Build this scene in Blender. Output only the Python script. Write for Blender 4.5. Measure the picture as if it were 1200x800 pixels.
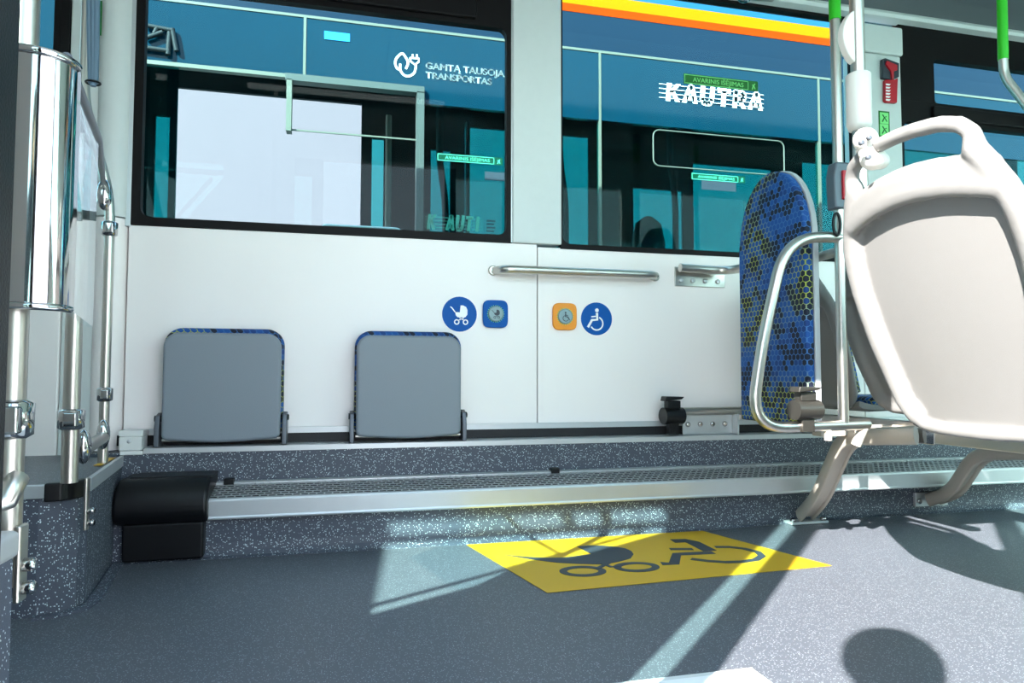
import bpy, bmesh, math, random
from mathutils import Vector, Matrix
random.seed(7)
S = bpy.context.scene
for o in list(bpy.data.objects): bpy.data.objects.remove(o)
COL = S.collection
PI = math.pi
rad = math.radians

# ------------------------------------------------------------------ camera
FPX, YAW, PITCH, ROLL, CAMH = 800.0, rad(13.7), rad(2.73), rad(0.08), 0.60
_f = Vector((math.sin(YAW)*math.cos(PITCH), math.cos(YAW)*math.cos(PITCH), math.sin(PITCH)))
_r = Vector((math.cos(YAW), -math.sin(YAW), 0)); _u = _r.cross(_f)
_r2 = math.cos(ROLL)*_r + math.sin(ROLL)*_u; _u2 = -math.sin(ROLL)*_r + math.cos(ROLL)*_u
cd = bpy.data.cameras.new('camera'); cam = bpy.data.objects.new('camera', cd); COL.objects.link(cam)
cd.sensor_width = 36; cd.lens = FPX/1200*36; cd.clip_start = 0.01
cam.matrix_world = Matrix(((_r2.x, _u2.x, -_f.x, 0), (_r2.y, _u2.y, -_f.y, 0), (_r2.z, _u2.z, -_f.z, CAMH), (0, 0, 0, 1)))
S.camera = cam

# ------------------------------------------------------------------ light
SUN_AZ, SUN_EL = rad(45), rad(34)
w = bpy.data.worlds.new('sky'); S.world = w; w.use_nodes = True
wn = w.node_tree.nodes; wl = w.node_tree.links
bg = wn['Background']; bg.inputs['Strength'].default_value = 5.0
tc = wn.new('ShaderNodeTexCoord'); sx = wn.new('ShaderNodeSeparateXYZ'); wr = wn.new('ShaderNodeValToRGB')
wl.new(tc.outputs['Generated'], sx.inputs[0]); wl.new(sx.outputs['Z'], wr.inputs[0]); wl.new(wr.outputs[0], bg.inputs['Color'])
wr.color_ramp.elements[0].position = 0.0; wr.color_ramp.elements[0].color = (.93, .96, 1, 1)
wr.color_ramp.elements[1].position = 0.7; wr.color_ramp.elements[1].color = (.50, .68, .95, 1)
sd = bpy.data.lights.new('sun', 'SUN'); sd.energy = 27; sd.angle = rad(0.55); sd.color = (1, .97, .92)
sun = bpy.data.objects.new('sun', sd); COL.objects.link(sun)
_sd = Vector((math.sin(SUN_AZ)*math.cos(SUN_EL), math.cos(SUN_AZ)*math.cos(SUN_EL), -math.sin(SUN_EL)))
sun.rotation_euler = _sd.to_track_quat('-Z', 'Y').to_euler(); sun.location = (-6, -6, 6)
S.view_settings.view_transform = 'Standard'; S.view_settings.look = 'None'
S.view_settings.gamma = 1; S.view_settings.use_curve_mapping = False
S.view_settings.exposure = 0.13

# ------------------------------------------------------------------ helpers
def ray(px, py):
    return _r2*((px-600)/FPX) - _u2*((py-400)/FPX) + _f
def at(px, py, Y):
    v = ray(px, py); t = Y/v.y; return Vector((v.x*t, Y, CAMH+v.z*t))
def srgb(r, g, b):
    f = lambda c: (c/255/12.92) if c/255 <= .04045 else ((c/255+.055)/1.055)**2.4
    return (f(r), f(g), f(b), 1)

class MB:
    def __init__(s): s.bm = bmesh.new()
    def box(s, a, b, m=0):
        x0, y0, z0 = a; x1, y1, z1 = b
        vs = [s.bm.verts.new(p) for p in ((x0,y0,z0),(x1,y0,z0),(x1,y1,z0),(x0,y1,z0),(x0,y0,z1),(x1,y0,z1),(x1,y1,z1),(x0,y1,z1))]
        for f in ((0,3,2,1),(4,5,6,7),(0,1,5,4),(1,2,6,5),(2,3,7,6),(3,0,4,7)):
            s.bm.faces.new([vs[i] for i in f]).material_index = m
        return s
    def prism(s, pts, vec, m=0, smooth=False):
        vec = Vector(vec); pts = [Vector(p) for p in pts]
        a = [s.bm.verts.new(p) for p in pts]; b = [s.bm.verts.new(p+vec) for p in pts]
        n = len(pts)
        for fs in (list(reversed(a)), b):
            f = s.bm.faces.new(fs); f.material_index = m
        for i in range(n):
            f = s.bm.faces.new((a[i], a[(i+1) % n], b[(i+1) % n], b[i])); f.material_index = m; f.smooth = smooth
        return s
    def sheet(s, pts, m=0):
        f = s.bm.faces.new([s.bm.verts.new(Vector(p)) for p in pts]); f.material_index = m; return s
    def tube(s, pts, r, seg=14, m=0, caps=True, up=None, closed=False):
        # r: number, list of numbers or list of (ra, rb)
        P = [Vector(p) for p in pts]; n = len(P)
        R = r if isinstance(r, (list, tuple)) and not (len(r) == 2 and n != 2 and not isinstance(r[0], (list, tuple))) else [r]*n
        if len(R) != n: R = [r]*n
        rings = []; prev = None
        for i in range(n):
            if closed: t = P[(i+1) % n]-P[i-1]
            else: t = P[min(i+1, n-1)]-P[max(i-1, 0)]
            t.normalize()
            if prev is None:
                ref = Vector(up) if up else (Vector((0,0,1)) if abs(t.z) < .9 else Vector((1,0,0)))
                a = t.cross(ref).normalized()
            else:
                a = (prev - t*prev.dot(t)).normalized()
            prev = a; b = t.cross(a)
            ra, rb = R[i] if isinstance(R[i], (list, tuple)) else (R[i], R[i])
            rings.append([s.bm.verts.new(P[i]+a*math.cos(2*PI*k/seg)*ra+b*math.sin(2*PI*k/seg)*rb) for k in range(seg)])
        for i in range(n if closed else n-1):
            A, B = rings[i], rings[(i+1) % n]
            for k in range(seg):
                f = s.bm.faces.new((A[k], A[(k+1) % seg], B[(k+1) % seg], B[k])); f.smooth = True; f.material_index = m
        if caps and not closed:
            for ring in (list(reversed(rings[0])), rings[-1]):
                s.bm.faces.new([s.bm.verts.new(v.co) for v in ring]).material_index = m
        return s
    def cyl(s, a, b, r, seg=18, m=0):
        return s.tube([a, b], [r, r], seg, m)
    def lathe(s, prof, c, axis='Z', seg=28, m=0):
        # prof: list of (radius, height)
        rings = []
        for (r, h) in prof:
            ring = []
            for k in range(seg):
                a = 2*PI*k/seg; u, v = r*math.cos(a), r*math.sin(a)
                p = {'Z': (u, v, h), 'Y': (u, h, v), 'X': (h, u, v)}[axis]
                ring.append(s.bm.verts.new(Vector(c)+Vector(p)))
            rings.append(ring)
        for A, B in zip(rings, rings[1:]):
            for k in range(seg):
                f = s.bm.faces.new((A[k], A[(k+1) % seg], B[(k+1) % seg], B[k])); f.smooth = True; f.material_index = m
        s.bm.faces.new(list(reversed(rings[0]))); s.bm.faces.new(rings[-1]); return s
    def ball(s, c, r, seg=14, m=0):
        rx, ry, rz = r if isinstance(r, (list, tuple)) else (r, r, r)
        g = bmesh.ops.create_uvsphere(s.bm, u_segments=seg, v_segments=seg//2+2, radius=1)
        for v in g['verts']:
            v.co = Vector((c[0]+v.co.x*rx, c[1]+v.co.y*ry, c[2]+v.co.z*rz))
            for f in v.link_faces: f.smooth = True; f.material_index = m
        return s
    def build(s, name, mats, parent=None, bevel=0, seg=2, **props):
        bmesh.ops.recalc_face_normals(s.bm, faces=s.bm.faces)
        me = bpy.data.meshes.new(name); s.bm.to_mesh(me); s.bm.free()
        for m in (mats if isinstance(mats, (list, tuple)) else [mats]): me.materials.append(m)
        o = bpy.data.objects.new(name, me); COL.objects.link(o)
        if bevel:
            b = o.modifiers.new('bevel', 'BEVEL'); b.width = bevel; b.segments = seg; b.limit_method = 'ANGLE'; b.angle_limit = rad(35)
            me.polygons.foreach_set('use_smooth', [True]*len(me.polygons))
            wn_ = o.modifiers.new('wn', 'WEIGHTED_NORMAL')
        if parent: 
            o.parent = parent; o.matrix_parent_inverse = parent.matrix_world.inverted() if False else Matrix.Translation(-parent.location)
        for k, v in props.items(): o[k] = v
        return o
def tag(o, label, cat, group=None, kind=None):
    if label: o['label'] = label
    if cat: o['category'] = cat
    if group: o['group'] = group
    if kind: o['kind'] = kind
    return o
def thing(name, label, cat, loc=(0, 0, 0), group=None, kind=None):
    o = bpy.data.objects.new(name, None); COL.objects.link(o); o.location = loc; o.empty_display_size = .05
    return tag(o, label, cat, group, kind)
def struct(name, mb, m, **k):
    return mb.build(name, m, kind='structure', **k)
def round_rect(x0, x1, z0, z1, r, n=6):
    pts = []
    for cx, cz, a0 in ((x1-r, z1-r, 0), (x0+r, z1-r, 90), (x0+r, z0+r, 180), (x1-r, z0+r, 270)):
        for k in range(n+1):
            a = rad(a0+90*k/n); pts.append((cx+r*math.cos(a), cz+r*math.sin(a)))
    return pts
def ring_frame(mb, outer, inner, y0, y1, m=0):
    # frame between two closed outlines of equal length in the XZ plane, extruded from y0 to y1
    n = len(outer); b = mb.bm
    A = [b.verts.new((x, y0, z)) for x, z in outer]; B = [b.verts.new((x, y0, z)) for x, z in inner]
    C_ = [b.verts.new((x, y1, z)) for x, z in outer]; D = [b.verts.new((x, y1, z)) for x, z in inner]
    for i in range(n):
        j = (i+1) % n
        for q in ((A[i], A[j], B[j], B[i]), (C_[i], D[i], D[j], C_[j]), (B[i], B[j], D[j], D[i]), (A[i], C_[i], C_[j], A[j])):
            b.faces.new(q).material_index = m
def rect_like(outline, x0, x1, z0, z1):
    # sharp rectangle sampled to match round_rect's point order
    n = len(outline)//4; res = []
    for c in ((x1, z1), (x0, z1), (x0, z0), (x1, z0)): res += [c]*n
    return res

# ------------------------------------------------------------------ materials
def mat(name, col, rough=.5, metal=0, spec=.5, noise=0, nscale=40, bump=0, bscale=200, coat=0, aniso=0):
    m = bpy.data.materials.new(name); m.use_nodes = True; nt = m.node_tree; p = nt.nodes['Principled BSDF']
    p.inputs['Base Color'].default_value = col; p.inputs['Roughness'].default_value = rough
    p.inputs['Metallic'].default_value = metal; p.inputs['Specular IOR Level'].default_value = spec
    p.inputs['Coat Weight'].default_value = coat
    t = nt.nodes.new('ShaderNodeTexCoord')
    if noise:
        n = nt.nodes.new('ShaderNodeTexNoise'); n.inputs['Scale'].default_value = nscale; n.inputs['Detail'].default_value = 4
        nt.links.new(t.outputs['Object'], n.inputs['Vector'])
        r = nt.nodes.new('ShaderNodeMixRGB'); r.inputs[1].default_value = tuple(c*(1-noise) for c in col[:3])+(1,)
        r.inputs[2].default_value = tuple(min(1, c*(1+noise)) for c in col[:3])+(1,)
        nt.links.new(n.outputs['Fac'], r.inputs[0]); nt.links.new(r.outputs[0], p.inputs['Base Color'])
    if bump:
        n = nt.nodes.new('ShaderNodeTexNoise'); n.inputs['Scale'].default_value = bscale; n.inputs['Detail'].default_value = 3
        nt.links.new(t.outputs['Object'], n.inputs['Vector'])
        b = nt.nodes.new('ShaderNodeBump'); b.inputs['Strength'].default_value = bump; b.inputs['Distance'].default_value = .002
        nt.links.new(n.outputs['Fac'], b.inputs['Height']); nt.links.new(b.outputs[0], p.inputs['Normal'])
    return m
def speckled(name, base, fleck, dens=.30, scale=260, rough=.45, amount=.55):
    m = mat(name, base, rough, bump=.15, bscale=500); nt = m.node_tree; p = nt.nodes['Principled BSDF']
    t = nt.nodes.new('ShaderNodeTexCoord')
    v = nt.nodes.new('ShaderNodeTexVoronoi'); v.inputs['Scale'].default_value = scale
    nt.links.new(t.outputs['Object'], v.inputs['Vector'])
    sp = nt.nodes.new('ShaderNodeSeparateColor'); nt.links.new(v.outputs['Color'], sp.inputs[0])
    lt = nt.nodes.new('ShaderNodeMath'); lt.operation = 'LESS_THAN'; lt.inputs[1].default_value = dens; nt.links.new(sp.outputs[0], lt.inputs[0])
    d = nt.nodes.new('ShaderNodeMath'); d.operation = 'LESS_THAN'; d.inputs[1].default_value = .42; nt.links.new(v.outputs['Distance'], d.inputs[0])
    mu = nt.nodes.new('ShaderNodeMath'); mu.operation = 'MULTIPLY'; nt.links.new(lt.outputs[0], mu.inputs[0]); nt.links.new(d.outputs[0], mu.inputs[1])
    m2 = nt.nodes.new('ShaderNodeMath'); m2.operation = 'MULTIPLY'; nt.links.new(mu.outputs[0], m2.inputs[0]); m2.inputs[1].default_value = amount
    n = nt.nodes.new('ShaderNodeTexNoise'); n.inputs['Scale'].default_value = 700; nt.links.new(t.outputs['Object'], n.inputs['Vector'])
    x0 = nt.nodes.new('ShaderNodeMixRGB'); x0.inputs[1].default_value = tuple(c*.55 for c in base[:3])+(1,); x0.inputs[2].default_value = tuple(c*1.45 for c in base[:3])+(1,)
    nt.links.new(n.outputs['Fac'], x0.inputs[0])
    x = nt.nodes.new('ShaderNodeMixRGB'); nt.links.new(x0.outputs[0], x.inputs[1]); x.inputs[2].default_value = fleck
    nt.links.new(m2.outputs[0], x.inputs[0]); nt.links.new(x.outputs[0], p.inputs['Base Color'])
    return m
def glass(name, tint, refl=.05):
    m = bpy.data.materials.new(name); m.use_nodes = True; nt = m.node_tree; nt.nodes.clear()
    o = nt.nodes.new('ShaderNodeOutputMaterial'); tr = nt.nodes.new('ShaderNodeBsdfTransparent'); tr.inputs[0].default_value = tuple(math.sqrt(c) for c in tint[:3])+(1,)
    g = nt.nodes.new('ShaderNodeBsdfGlossy'); g.inputs['Roughness'].default_value = .0; g.inputs[0].default_value = (1, 1, 1, 1)
    lw = nt.nodes.new('ShaderNodeLayerWeight'); lw.inputs['Blend'].default_value = .5
    pw = nt.nodes.new('ShaderNodeMath'); pw.operation = 'POWER'; pw.inputs[1].default_value = 5; nt.links.new(lw.outputs['Facing'], pw.inputs[0])
    fr = nt.nodes.new('ShaderNodeMath'); fr.operation = 'MULTIPLY_ADD'; fr.inputs[1].default_value = .9; fr.inputs[2].default_value = refl*.5; nt.links.new(pw.outputs[0], fr.inputs[0])
    mx = nt.nodes.new('ShaderNodeMixShader'); nt.links.new(fr.outputs[0], mx.inputs[0]); nt.links.new(tr.outputs[0], mx.inputs[1]); nt.links.new(g.outputs[0], mx.inputs[2])
    nt.links.new(mx.outputs[0], o.inputs[0]); return m
def emis(name, col, s):
    m = bpy.data.materials.new(name); m.use_nodes = True; p = m.node_tree.nodes['Principled BSDF']
    p.inputs['Emission Color'].default_value = col; p.inputs['Emission Strength'].default_value = s; return m
def hexfabric(name, scale=46):
    m = mat(name, (0, .05, .3, 1), .75); nt = m.node_tree; p = nt.nodes['Principled BSDF']; L = nt.links
    t = nt.nodes.new('ShaderNodeTexCoord')
    sep = nt.nodes.new('ShaderNodeSeparateXYZ'); L.new(t.outputs['Object'], sep.inputs[0])
    cmb = nt.nodes.new('ShaderNodeCombineXYZ'); L.new(sep.outputs['Z'], cmb.inputs[1])
    addxy = nt.nodes.new('ShaderNodeMath'); addxy.operation = 'ADD'; L.new(sep.outputs['X'], addxy.inputs[0]); L.new(sep.outputs['Y'], addxy.inputs[1])
    L.new(addxy.outputs[0], cmb.inputs[0])
    def V(op, a=None, b=None, bv=None):
        n = nt.nodes.new('ShaderNodeVectorMath'); n.operation = op
        if a is not None: L.new(a, n.inputs[0])
        if b is not None: L.new(b, n.inputs[1])
        if bv is not None: n.inputs[1].default_value = bv
        return n
    def Mt(op, a, b=None, bv=None):
        n = nt.nodes.new('ShaderNodeMath'); n.operation = op; L.new(a, n.inputs[0])
        if b is not None: L.new(b, n.inputs[1])
        if bv is not None: n.inputs[1].default_value = bv
        return n.outputs[0]
    q = V('SCALE', cmb.outputs[0]); q.inputs['Scale'].default_value = scale
    q = V('ADD', q.outputs[0], bv=(200, 200*1.7320508, 0)).outputs[0]
    r = (1, 1.7320508, 1); h = (.5, .8660254, 0)
    a = V('SUBTRACT', V('MODULO', q, bv=r).outputs[0], bv=h).outputs[0]
    b = V('SUBTRACT', V('MODULO', V('SUBTRACT', q, bv=h).outputs[0], bv=r).outputs[0], bv=h).outputs[0]
    la = V('LENGTH', a).outputs['Value']; lb = V('LENGTH', b).outputs['Value']
    c = Mt('LESS_THAN', la, lb)
    mx = nt.nodes.new('ShaderNodeMix'); mx.data_type = 'VECTOR'; L.new(c, mx.inputs[0]); L.new(b, mx.inputs[4]); L.new(a, mx.inputs[5]); g = mx.outputs[1]
    ab = V('ABSOLUTE', g).outputs[0]
    d1 = V('DOT_PRODUCT', ab, bv=(.5, .8660254, 0)).outputs['Value']
    sg = nt.nodes.new('ShaderNodeSeparateXYZ'); L.new(ab, sg.inputs[0])
    dist = Mt('MAXIMUM', d1, sg.outputs[0])
    line = Mt('GREATER_THAN', dist, bv=.445)
    idv = V('SUBTRACT', q, g).outputs[0]
    wnz = nt.nodes.new('ShaderNodeTexWhiteNoise'); rnd = V('MULTIPLY', idv, bv=(2, 1.1547, 0)); rr = V('ADD', rnd.outputs[0], bv=(.1, .1, 0)); fl = V('FLOOR', rr.outputs[0]); L.new(fl.outputs[0], wnz.inputs['Vector'])
    nz = nt.nodes.new('ShaderNodeTexNoise'); nz.inputs['Scale'].default_value = .33; nz.inputs['Detail'].default_value = 0; L.new(idv, nz.inputs['Vector'])
    s1 = Mt('MULTIPLY', wnz.outputs['Value'], bv=.35); s2 = Mt('MULTIPLY', nz.outputs['Fac'], bv=1.3); s3 = Mt('ADD', s1, s2)
    ramp = nt.nodes.new('ShaderNodeValToRGB'); e = ramp.color_ramp; e.interpolation = 'CONSTANT'
    e.elements[0].position = 0; e.elements[0].color = srgb(10, 20, 45); e.elements[1].position = .80; e.elements[1].color = srgb(12, 58, 122)
    k = e.elements.new(.90); k.color = srgb(18, 78, 150); L.new(s3, ramp.inputs[0])
    nl = nt.nodes.new('ShaderNodeTexNoise'); nl.inputs['Scale'].default_value = 3.5; nl.inputs['Detail'].default_value = 0; L.new(cmb.outputs[0], nl.inputs['Vector'])
    lr = nt.nodes.new('ShaderNodeValToRGB'); lr.color_ramp.elements[0].position = .42; lr.color_ramp.elements[0].color = srgb(60, 110, 170)
    lr.color_ramp.elements[1].position = .58; lr.color_ramp.elements[1].color = srgb(165, 175, 70); L.new(nl.outputs['Fac'], lr.inputs[0])
    fm = nt.nodes.new('ShaderNodeMixRGB'); L.new(line, fm.inputs[0]); L.new(ramp.outputs[0], fm.inputs[1]); L.new(lr.outputs[0], fm.inputs[2])
    L.new(fm.outputs[0], p.inputs['Base Color']); return m

M = {}
M['floor'] = speckled('floor_vinyl', srgb(82, 86, 94), srgb(215, 222, 230), .22, 330, .42, .35)
M['riser'] = speckled('riser_vinyl', srgb(72, 78, 90), srgb(225, 240, 245), .20, 260, .5, .75)
M['white'] = mat('white_panel', srgb(250, 243, 240), .4, noise=.02, nscale=3)
M['pillar'] = mat('grey_white_pillar', srgb(214, 220, 218), .5, noise=.03, nscale=30, bump=.1)
M['frame'] = mat('black_rubber_frame', srgb(14, 12, 14), .6, spec=.2)
M['black'] = mat('black_plastic', srgb(12, 13, 16), .38, spec=.35, bump=.15, bscale=600)
M['steel'] = mat('brushed_steel', srgb(198, 193, 186), .30, 1)
M['bronze'] = mat('dark_bronze_metal', srgb(58, 56, 52), .35, .5)
M['chrome'] = mat('chrome', srgb(192, 190, 190), .07, 1)
M['alu'] = mat('aluminium', srgb(205, 208, 210), .42, .65, noise=.04, nscale=20)
M['whitemetal'] = mat('white_metal', srgb(222, 224, 222), .4)
M['glass'] = glass('teal_tinted_glass', (.45, .76, .78, 1), .016)
M['glass_dark'] = glass('dark_teal_glass', (.05, .52, .54, 1), .012)
M['glass_front'] = glass('green_tinted_glass', (.60, .90, .84, 1), .02)
M['greyseat'] = mat('grey_plastic', srgb(128, 136, 145), .5, bump=.25, bscale=400)
M['dgrey'] = mat('dark_grey_metal', srgb(95, 100, 108), .4, .4)
M['hex'] = hexfabric('hexagon_fabric')
M['shell'] = mat('off_white_shell', srgb(118, 116, 114), .42, bump=.12, bscale=600)
M['shellgrey'] = mat('light_grey_shell', srgb(188, 190, 192), .45)
M['shellw'] = mat('white_sleeve_plastic', srgb(225, 218, 208), .4)
M['cream'] = mat('cream_casting', srgb(168, 160, 150), .45, bump=.2, bscale=500)
M['yellow'] = mat('yellow_vinyl', (.66, .38, .008, 1), .5, noise=.06, nscale=400)
M['ink'] = mat('dark_ink', srgb(50, 58, 68), .5)
M['blue'] = mat('blue_sticker', srgb(0, 86, 168), .5, spec=.2)
M['orange'] = mat('orange_plastic', srgb(245, 150, 10), .4)
M['wht'] = mat('white_print', srgb(250, 250, 250), .4)
M['green'] = mat('green_sleeve', srgb(38, 175, 20), .4)
M['lgreen'] = mat('pale_green_print', srgb(140, 235, 140), .5)
M['dgreen'] = mat('dark_green_sticker', srgb(20, 110, 40), .5)
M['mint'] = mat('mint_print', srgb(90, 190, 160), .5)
M['red'] = mat('red_plastic', srgb(190, 30, 45), .4)
M['cove'] = mat('dark_grey_cove', srgb(95, 102, 106), .6)
M['ceil'] = mat('ceiling_panel', srgb(200, 208, 206), .5)
M['dark'] = mat('dark_recess', srgb(22, 22, 26), .6)
M['btn'] = mat('grey_button', srgb(140, 165, 170), .35)
M['concrete'] = mat('concrete', srgb(150, 148, 142), .9, noise=.15, nscale=3)
M['cable'] = mat('grey_cable', srgb(95, 120, 140), .4)

# ------------------------------------------------------------------ the bus shell
W = 2.65          # inside face of the far wall
XL, XR = -2.6, 4.2
f = MB().box((XL, .30, -.08), (XR, 2.52, 0))
struct('floor', f, M['floor'])
# cove and lower riser along the far side
def strip(name, prof, x0, x1, m, **k):
    return struct(name, MB().prism([(x0, y, z) for y, z in prof], (x1-x0, 0, 0)), m, **k)
def loft(stations, prof_fn, name, m):
    mb = MB(); b = mb.bm; G = []
    for x in stations: G.append([b.verts.new((x, y, z)) for y, z in prof_fn(x)])
    n = len(G[0])
    for A, B in zip(G, G[1:]):
        for k in range(n): b.faces.new((A[k], A[(k+1) % n], B[(k+1) % n], B[k]))
    b.faces.new(G[0]); b.faces.new(list(reversed(G[-1])))
    return struct(name, mb, m)
def riser_prof(x):
    d = min(1, max(0, (x-1.35)/.7))*.060
    return [(2.405+d, .0008), (2.420+d, .006), (2.431+d, .020), (2.435+d, .045), (2.435+d, .15), (2.56, .15), (2.56, .332), (2.70, .332), (2.70, -.05), (2.405+d, -.05)]
loft([-.86, 1.35, 1.5, 1.65, 1.8, 1.95, 2.05, XR], riser_prof, 'trim_1', M['riser'])
strip('trim_2', [(2.552, .329), (2.552, .347), (2.575, .349), (2.64, .349), (2.64, .329)], -.66, XR, M['alu'])
strip('trim_3', [(2.64, .349), (2.64, .385), (2.70, .385), (2.70, .349)], -.86, XR, M['dark'])
strip('trim_4', [(2.632, .384), (2.632, .405), (2.70, .405), (2.70, .384)], -.70, XR, M['alu'])
# far wall
wb = thing('wall_back', None, None, (0, W, 0), kind='structure')
MB().box((-.752, W, .404), (.750, W+.03, 1.126)).build('panel', M['white'], wb, bevel=.003)
MB().box((.7535, W, .404), (2.30, W+.03, 1.116)).build('panel', M['white'], wb, bevel=.003)
MB().box((2.3035, W, .404), (XR, W+.03, 1.116)).build('panel', M['white'], wb, bevel=.003)
MB().box((XL, W+.032, .36), (XR, W+.07, 1.10)).build('backing', M['dark'], wb)
MB().box((.645, W-.012, 1.128), (.852, W+.07, 2.40)).build('pillar_cover', M['pillar'], wb, bevel=.006)
MB().box((.640, W-.005, 1.128), (.650, W+.03, 2.40)).build('edge_strip', M['alu'], wb)
MB().box((2.28, W-.015, 1.118), (2.53, W+.07, 2.10)).build('pillar_cover', M['pillar'], wb, bevel=.006)
MB().box((2.26, W-.02, 2.104), (2.545, W+.07, 2.24)).build('pillar_cap', M['pillar'], wb, bevel=.01)
MB().box((-.765, W-.004, 1.12), (-.745, W+.07, 2.40)).build('edge_strip', M['alu'], wb, bevel=.003)
MB().tube([(-.81, W+.02, .335), (-.81, W+.02, 1.145)], [(.052, .052)]*2, 24).build('column', M['white'], wb)
MB().tube([(-.81, W+.02, 1.15), (-.81, W+.02, 2.40)], [(.056, .056)]*2, 24).build('column', M['pillar'], wb)
MB().box((-.955, W, .30), (-.85, W+.05, 2.40)).build('panel', M['pillar'], wb, bevel=.006)
MB().box((-.912, W-.004, 1.13), (-.898, W+.01, 2.40)).build('groove_strip', M['frame'], wb)
MB().box((-1.15, W-.003, .30), (-.957, W+.05, 1.10)).build('panel', M['white'], wb, bevel=.006)
MB().box((XL, W-.003, .30), (-1.154, W+.05, 1.10)).build('panel', M['white'], wb, bevel=.006)
MB().box((-.985, W-.006, 1.10), (-.956, W+.06, 2.40)).build('black_post', M['frame'], wb)
# bracket block at the left end of the rail
bb = thing('rail_end_block', 'small white metal block with screw at left end of ledge rail', 'bracket', (-.71, 2.56, .33))
MB().box((-.735, 2.545, .340), (-.665, 2.62, .388)).build('block', M['whitemetal'], bb, bevel=.004)
MB().box((-.737, 2.55, .388), (-.663, 2.64, .408)).build('cap', M['whitemetal'], bb, bevel=.003)
MB().box((-.732, 2.549, .326), (-.662, 2.62, .340)).build('foot', M['whitemetal'], bb, bevel=.002)
MB().lathe([(.006, 0), (.006, -.003), (.003, -.004)], (-.703, 2.545, .372), 'Y', 14).build('screw', M['alu'], bb)

# windows
TOP = 2.235
def window(n, x0, x1, z0, fr, bar=None, z1=TOP, r=.035, hopper=None):
    wd = thing('window_%d' % n, None, None, ((x0+x1)/2, W+.02, z0), kind='structure')
    top = bar[0] if bar else z1
    inner = round_rect(x0+fr[0], x1-fr[1], z0+fr[2], top-(0 if bar else fr[3]), r)
    outer = rect_like(inner, x0, x1, z0, top)
    mb = MB(); ring_frame(mb, outer, inner, W-.004, W+.03); mb.build('frame', M['frame'], wd)
    MB().box((x0, W+.032, z0), (x1, W+.036, top)).build('pane', M['glass'], wd)
    if bar:
        b0, b1 = bar
        MB().box((x0, W-.004, b0-.001), (x1, W+.03, b1)).build('crossbar', M['frame'], wd)
        MB().box((x0+hopper[0]-.02, W-.022, b0+.02), (x1-hopper[1]+.02, W-.003, b1-.018)).build('hopper_rail', M['frame'], wd, bevel=.007)
        inner = round_rect(x0+hopper[0], x1-hopper[1], b1, hopper[2], .02)
        outer = rect_like(inner, x0, x1, b1-.001, z1+.08)
        mb = MB(); ring_frame(mb, outer, inner, W-.006, W+.03); mb.build('hopper_frame', M['frame'], wd)
        MB().box((x0+.01, W+.020, b1), (x1-.01, W+.024, z1+.07)).build('hopper_pane', M['glass'], wd)
    return wd
window(1, -.746, .645, 1.127, (.030, .024, .030, .03), bar=(2.005, 2.14), hopper=(.07, .17, 2.36), z1=2.36)
window(2, .849, 2.285, 1.112, (.010, .012, .022, .02), z1=2.268)
window(3, 2.53, XR, 1.112, (.02, .05, .022, .03), bar=(1.80, 1.90), hopper=(.20, .25, 2.115), z1=2.20)
window(4, XL+.3, -.986, 1.10, (.02, .02, .02, .03), z1=2.30)

# ceiling
cl = thing('ceiling', None, None, (1, 1.4, 2.3), kind='structure')
def cprof(name, prof, x0, x1, m): return MB().prism([(x0, y, z) for y, z in prof], (x1-x0, 0, 0)).build(name, m, cl)
MB().box((XL, .28, 2.46), (XR, 2.76, 2.52)).build('roof_skin', M['dark'], cl)
cprof('rail_strip', [(2.66, 2.262), (2.60, 2.262), (2.59, 2.275), (2.60, 2.295), (2.66, 2.295)], .85, XR, M['pillar'])
cprof('cove', [(2.66, 2.295), (2.60, 2.290), (2.50, 2.31), (2.12, 2.345), (2.12, 2.37), (2.66, 2.37)], .85, XR, M['cove'])
cprof('cove', [(2.66, 2.40), (2.45, 2.42), (2.12, 2.42), (2.12, 2.45), (2.66, 2.45)], XL, .85, M['cove'])
for x0, x1 in ((XL, -1.2), (-1.19, .2), (.21, 1.45), (1.46, 2.20), (2.21, 3.1), (3.11, XR)):
    MB().box((x0, .95, 2.345), (x1, 2.118, 2.375)).build('panel', M['ceil'], cl, bevel=.003)
MB().box((XL, .40, 2.30), (XR, .94, 2.37)).build('panel', M['ceil'], cl)
MB().box((XL, .40, 2.38), (XR, 2.66, 2.385)).build('backing', M['dark'], cl)
lm = emis('fill_strip', (1, .98, .95, 1), 3)  # glowing strips added out of view as fill for the cabin
for x0 in (-2.2, -.6, 2.6):
    for y0 in (1.05, ):
        if x0 > 2: continue
        lp = thing('fill_light', 'added fill light strip on the ceiling, out of view, %s' % ('toward the front' if x0 < -1 else 'above the pram bay'), 'light', (x0+.5, y0, 2.34))
        MB().box((x0, y0, 2.325), (x0+1.2, y0+.10, 2.345)).build('housing', M['ceil'], lp)
        MB().box((x0+.01, y0+.01, 2.320), (x0+1.19, y0+.09, 2.325)).build('fill_face', lm, lp)
# camera-side wall with the door opening, glazed strips and windows
wf = thing('wall_front', None, None, (0, .40, 0), kind='structure')
Y0, Y1 = .36, .405
DL, DR = -.17, .70
def fw(x0, x1, z0, z1, m='black', name='panel', y0=Y0, y1=Y1): MB().box((x0, y0, z0), (x1, y1, z1)).build(name, M[m], wf)
fw(DL-.075, DL, -.08, 2.12, 'black', 'door_stile')
fw(DL-.195, DL-.075, .12, 2.0, 'glass_front', 'pane', .38, .384)
fw(DL-.195, DL-.075, -.08, .12); fw(DL-.195, DL-.075, 2.0, 2.12)
fw(-.83, DL-.195, -.08, 2.35, 'white')
fw(XL, -.83, -.08, 1.15, 'white')
fw(XL, DR+.10, 2.12, 2.37, 'white', 'header', Y0, .44); 
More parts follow.
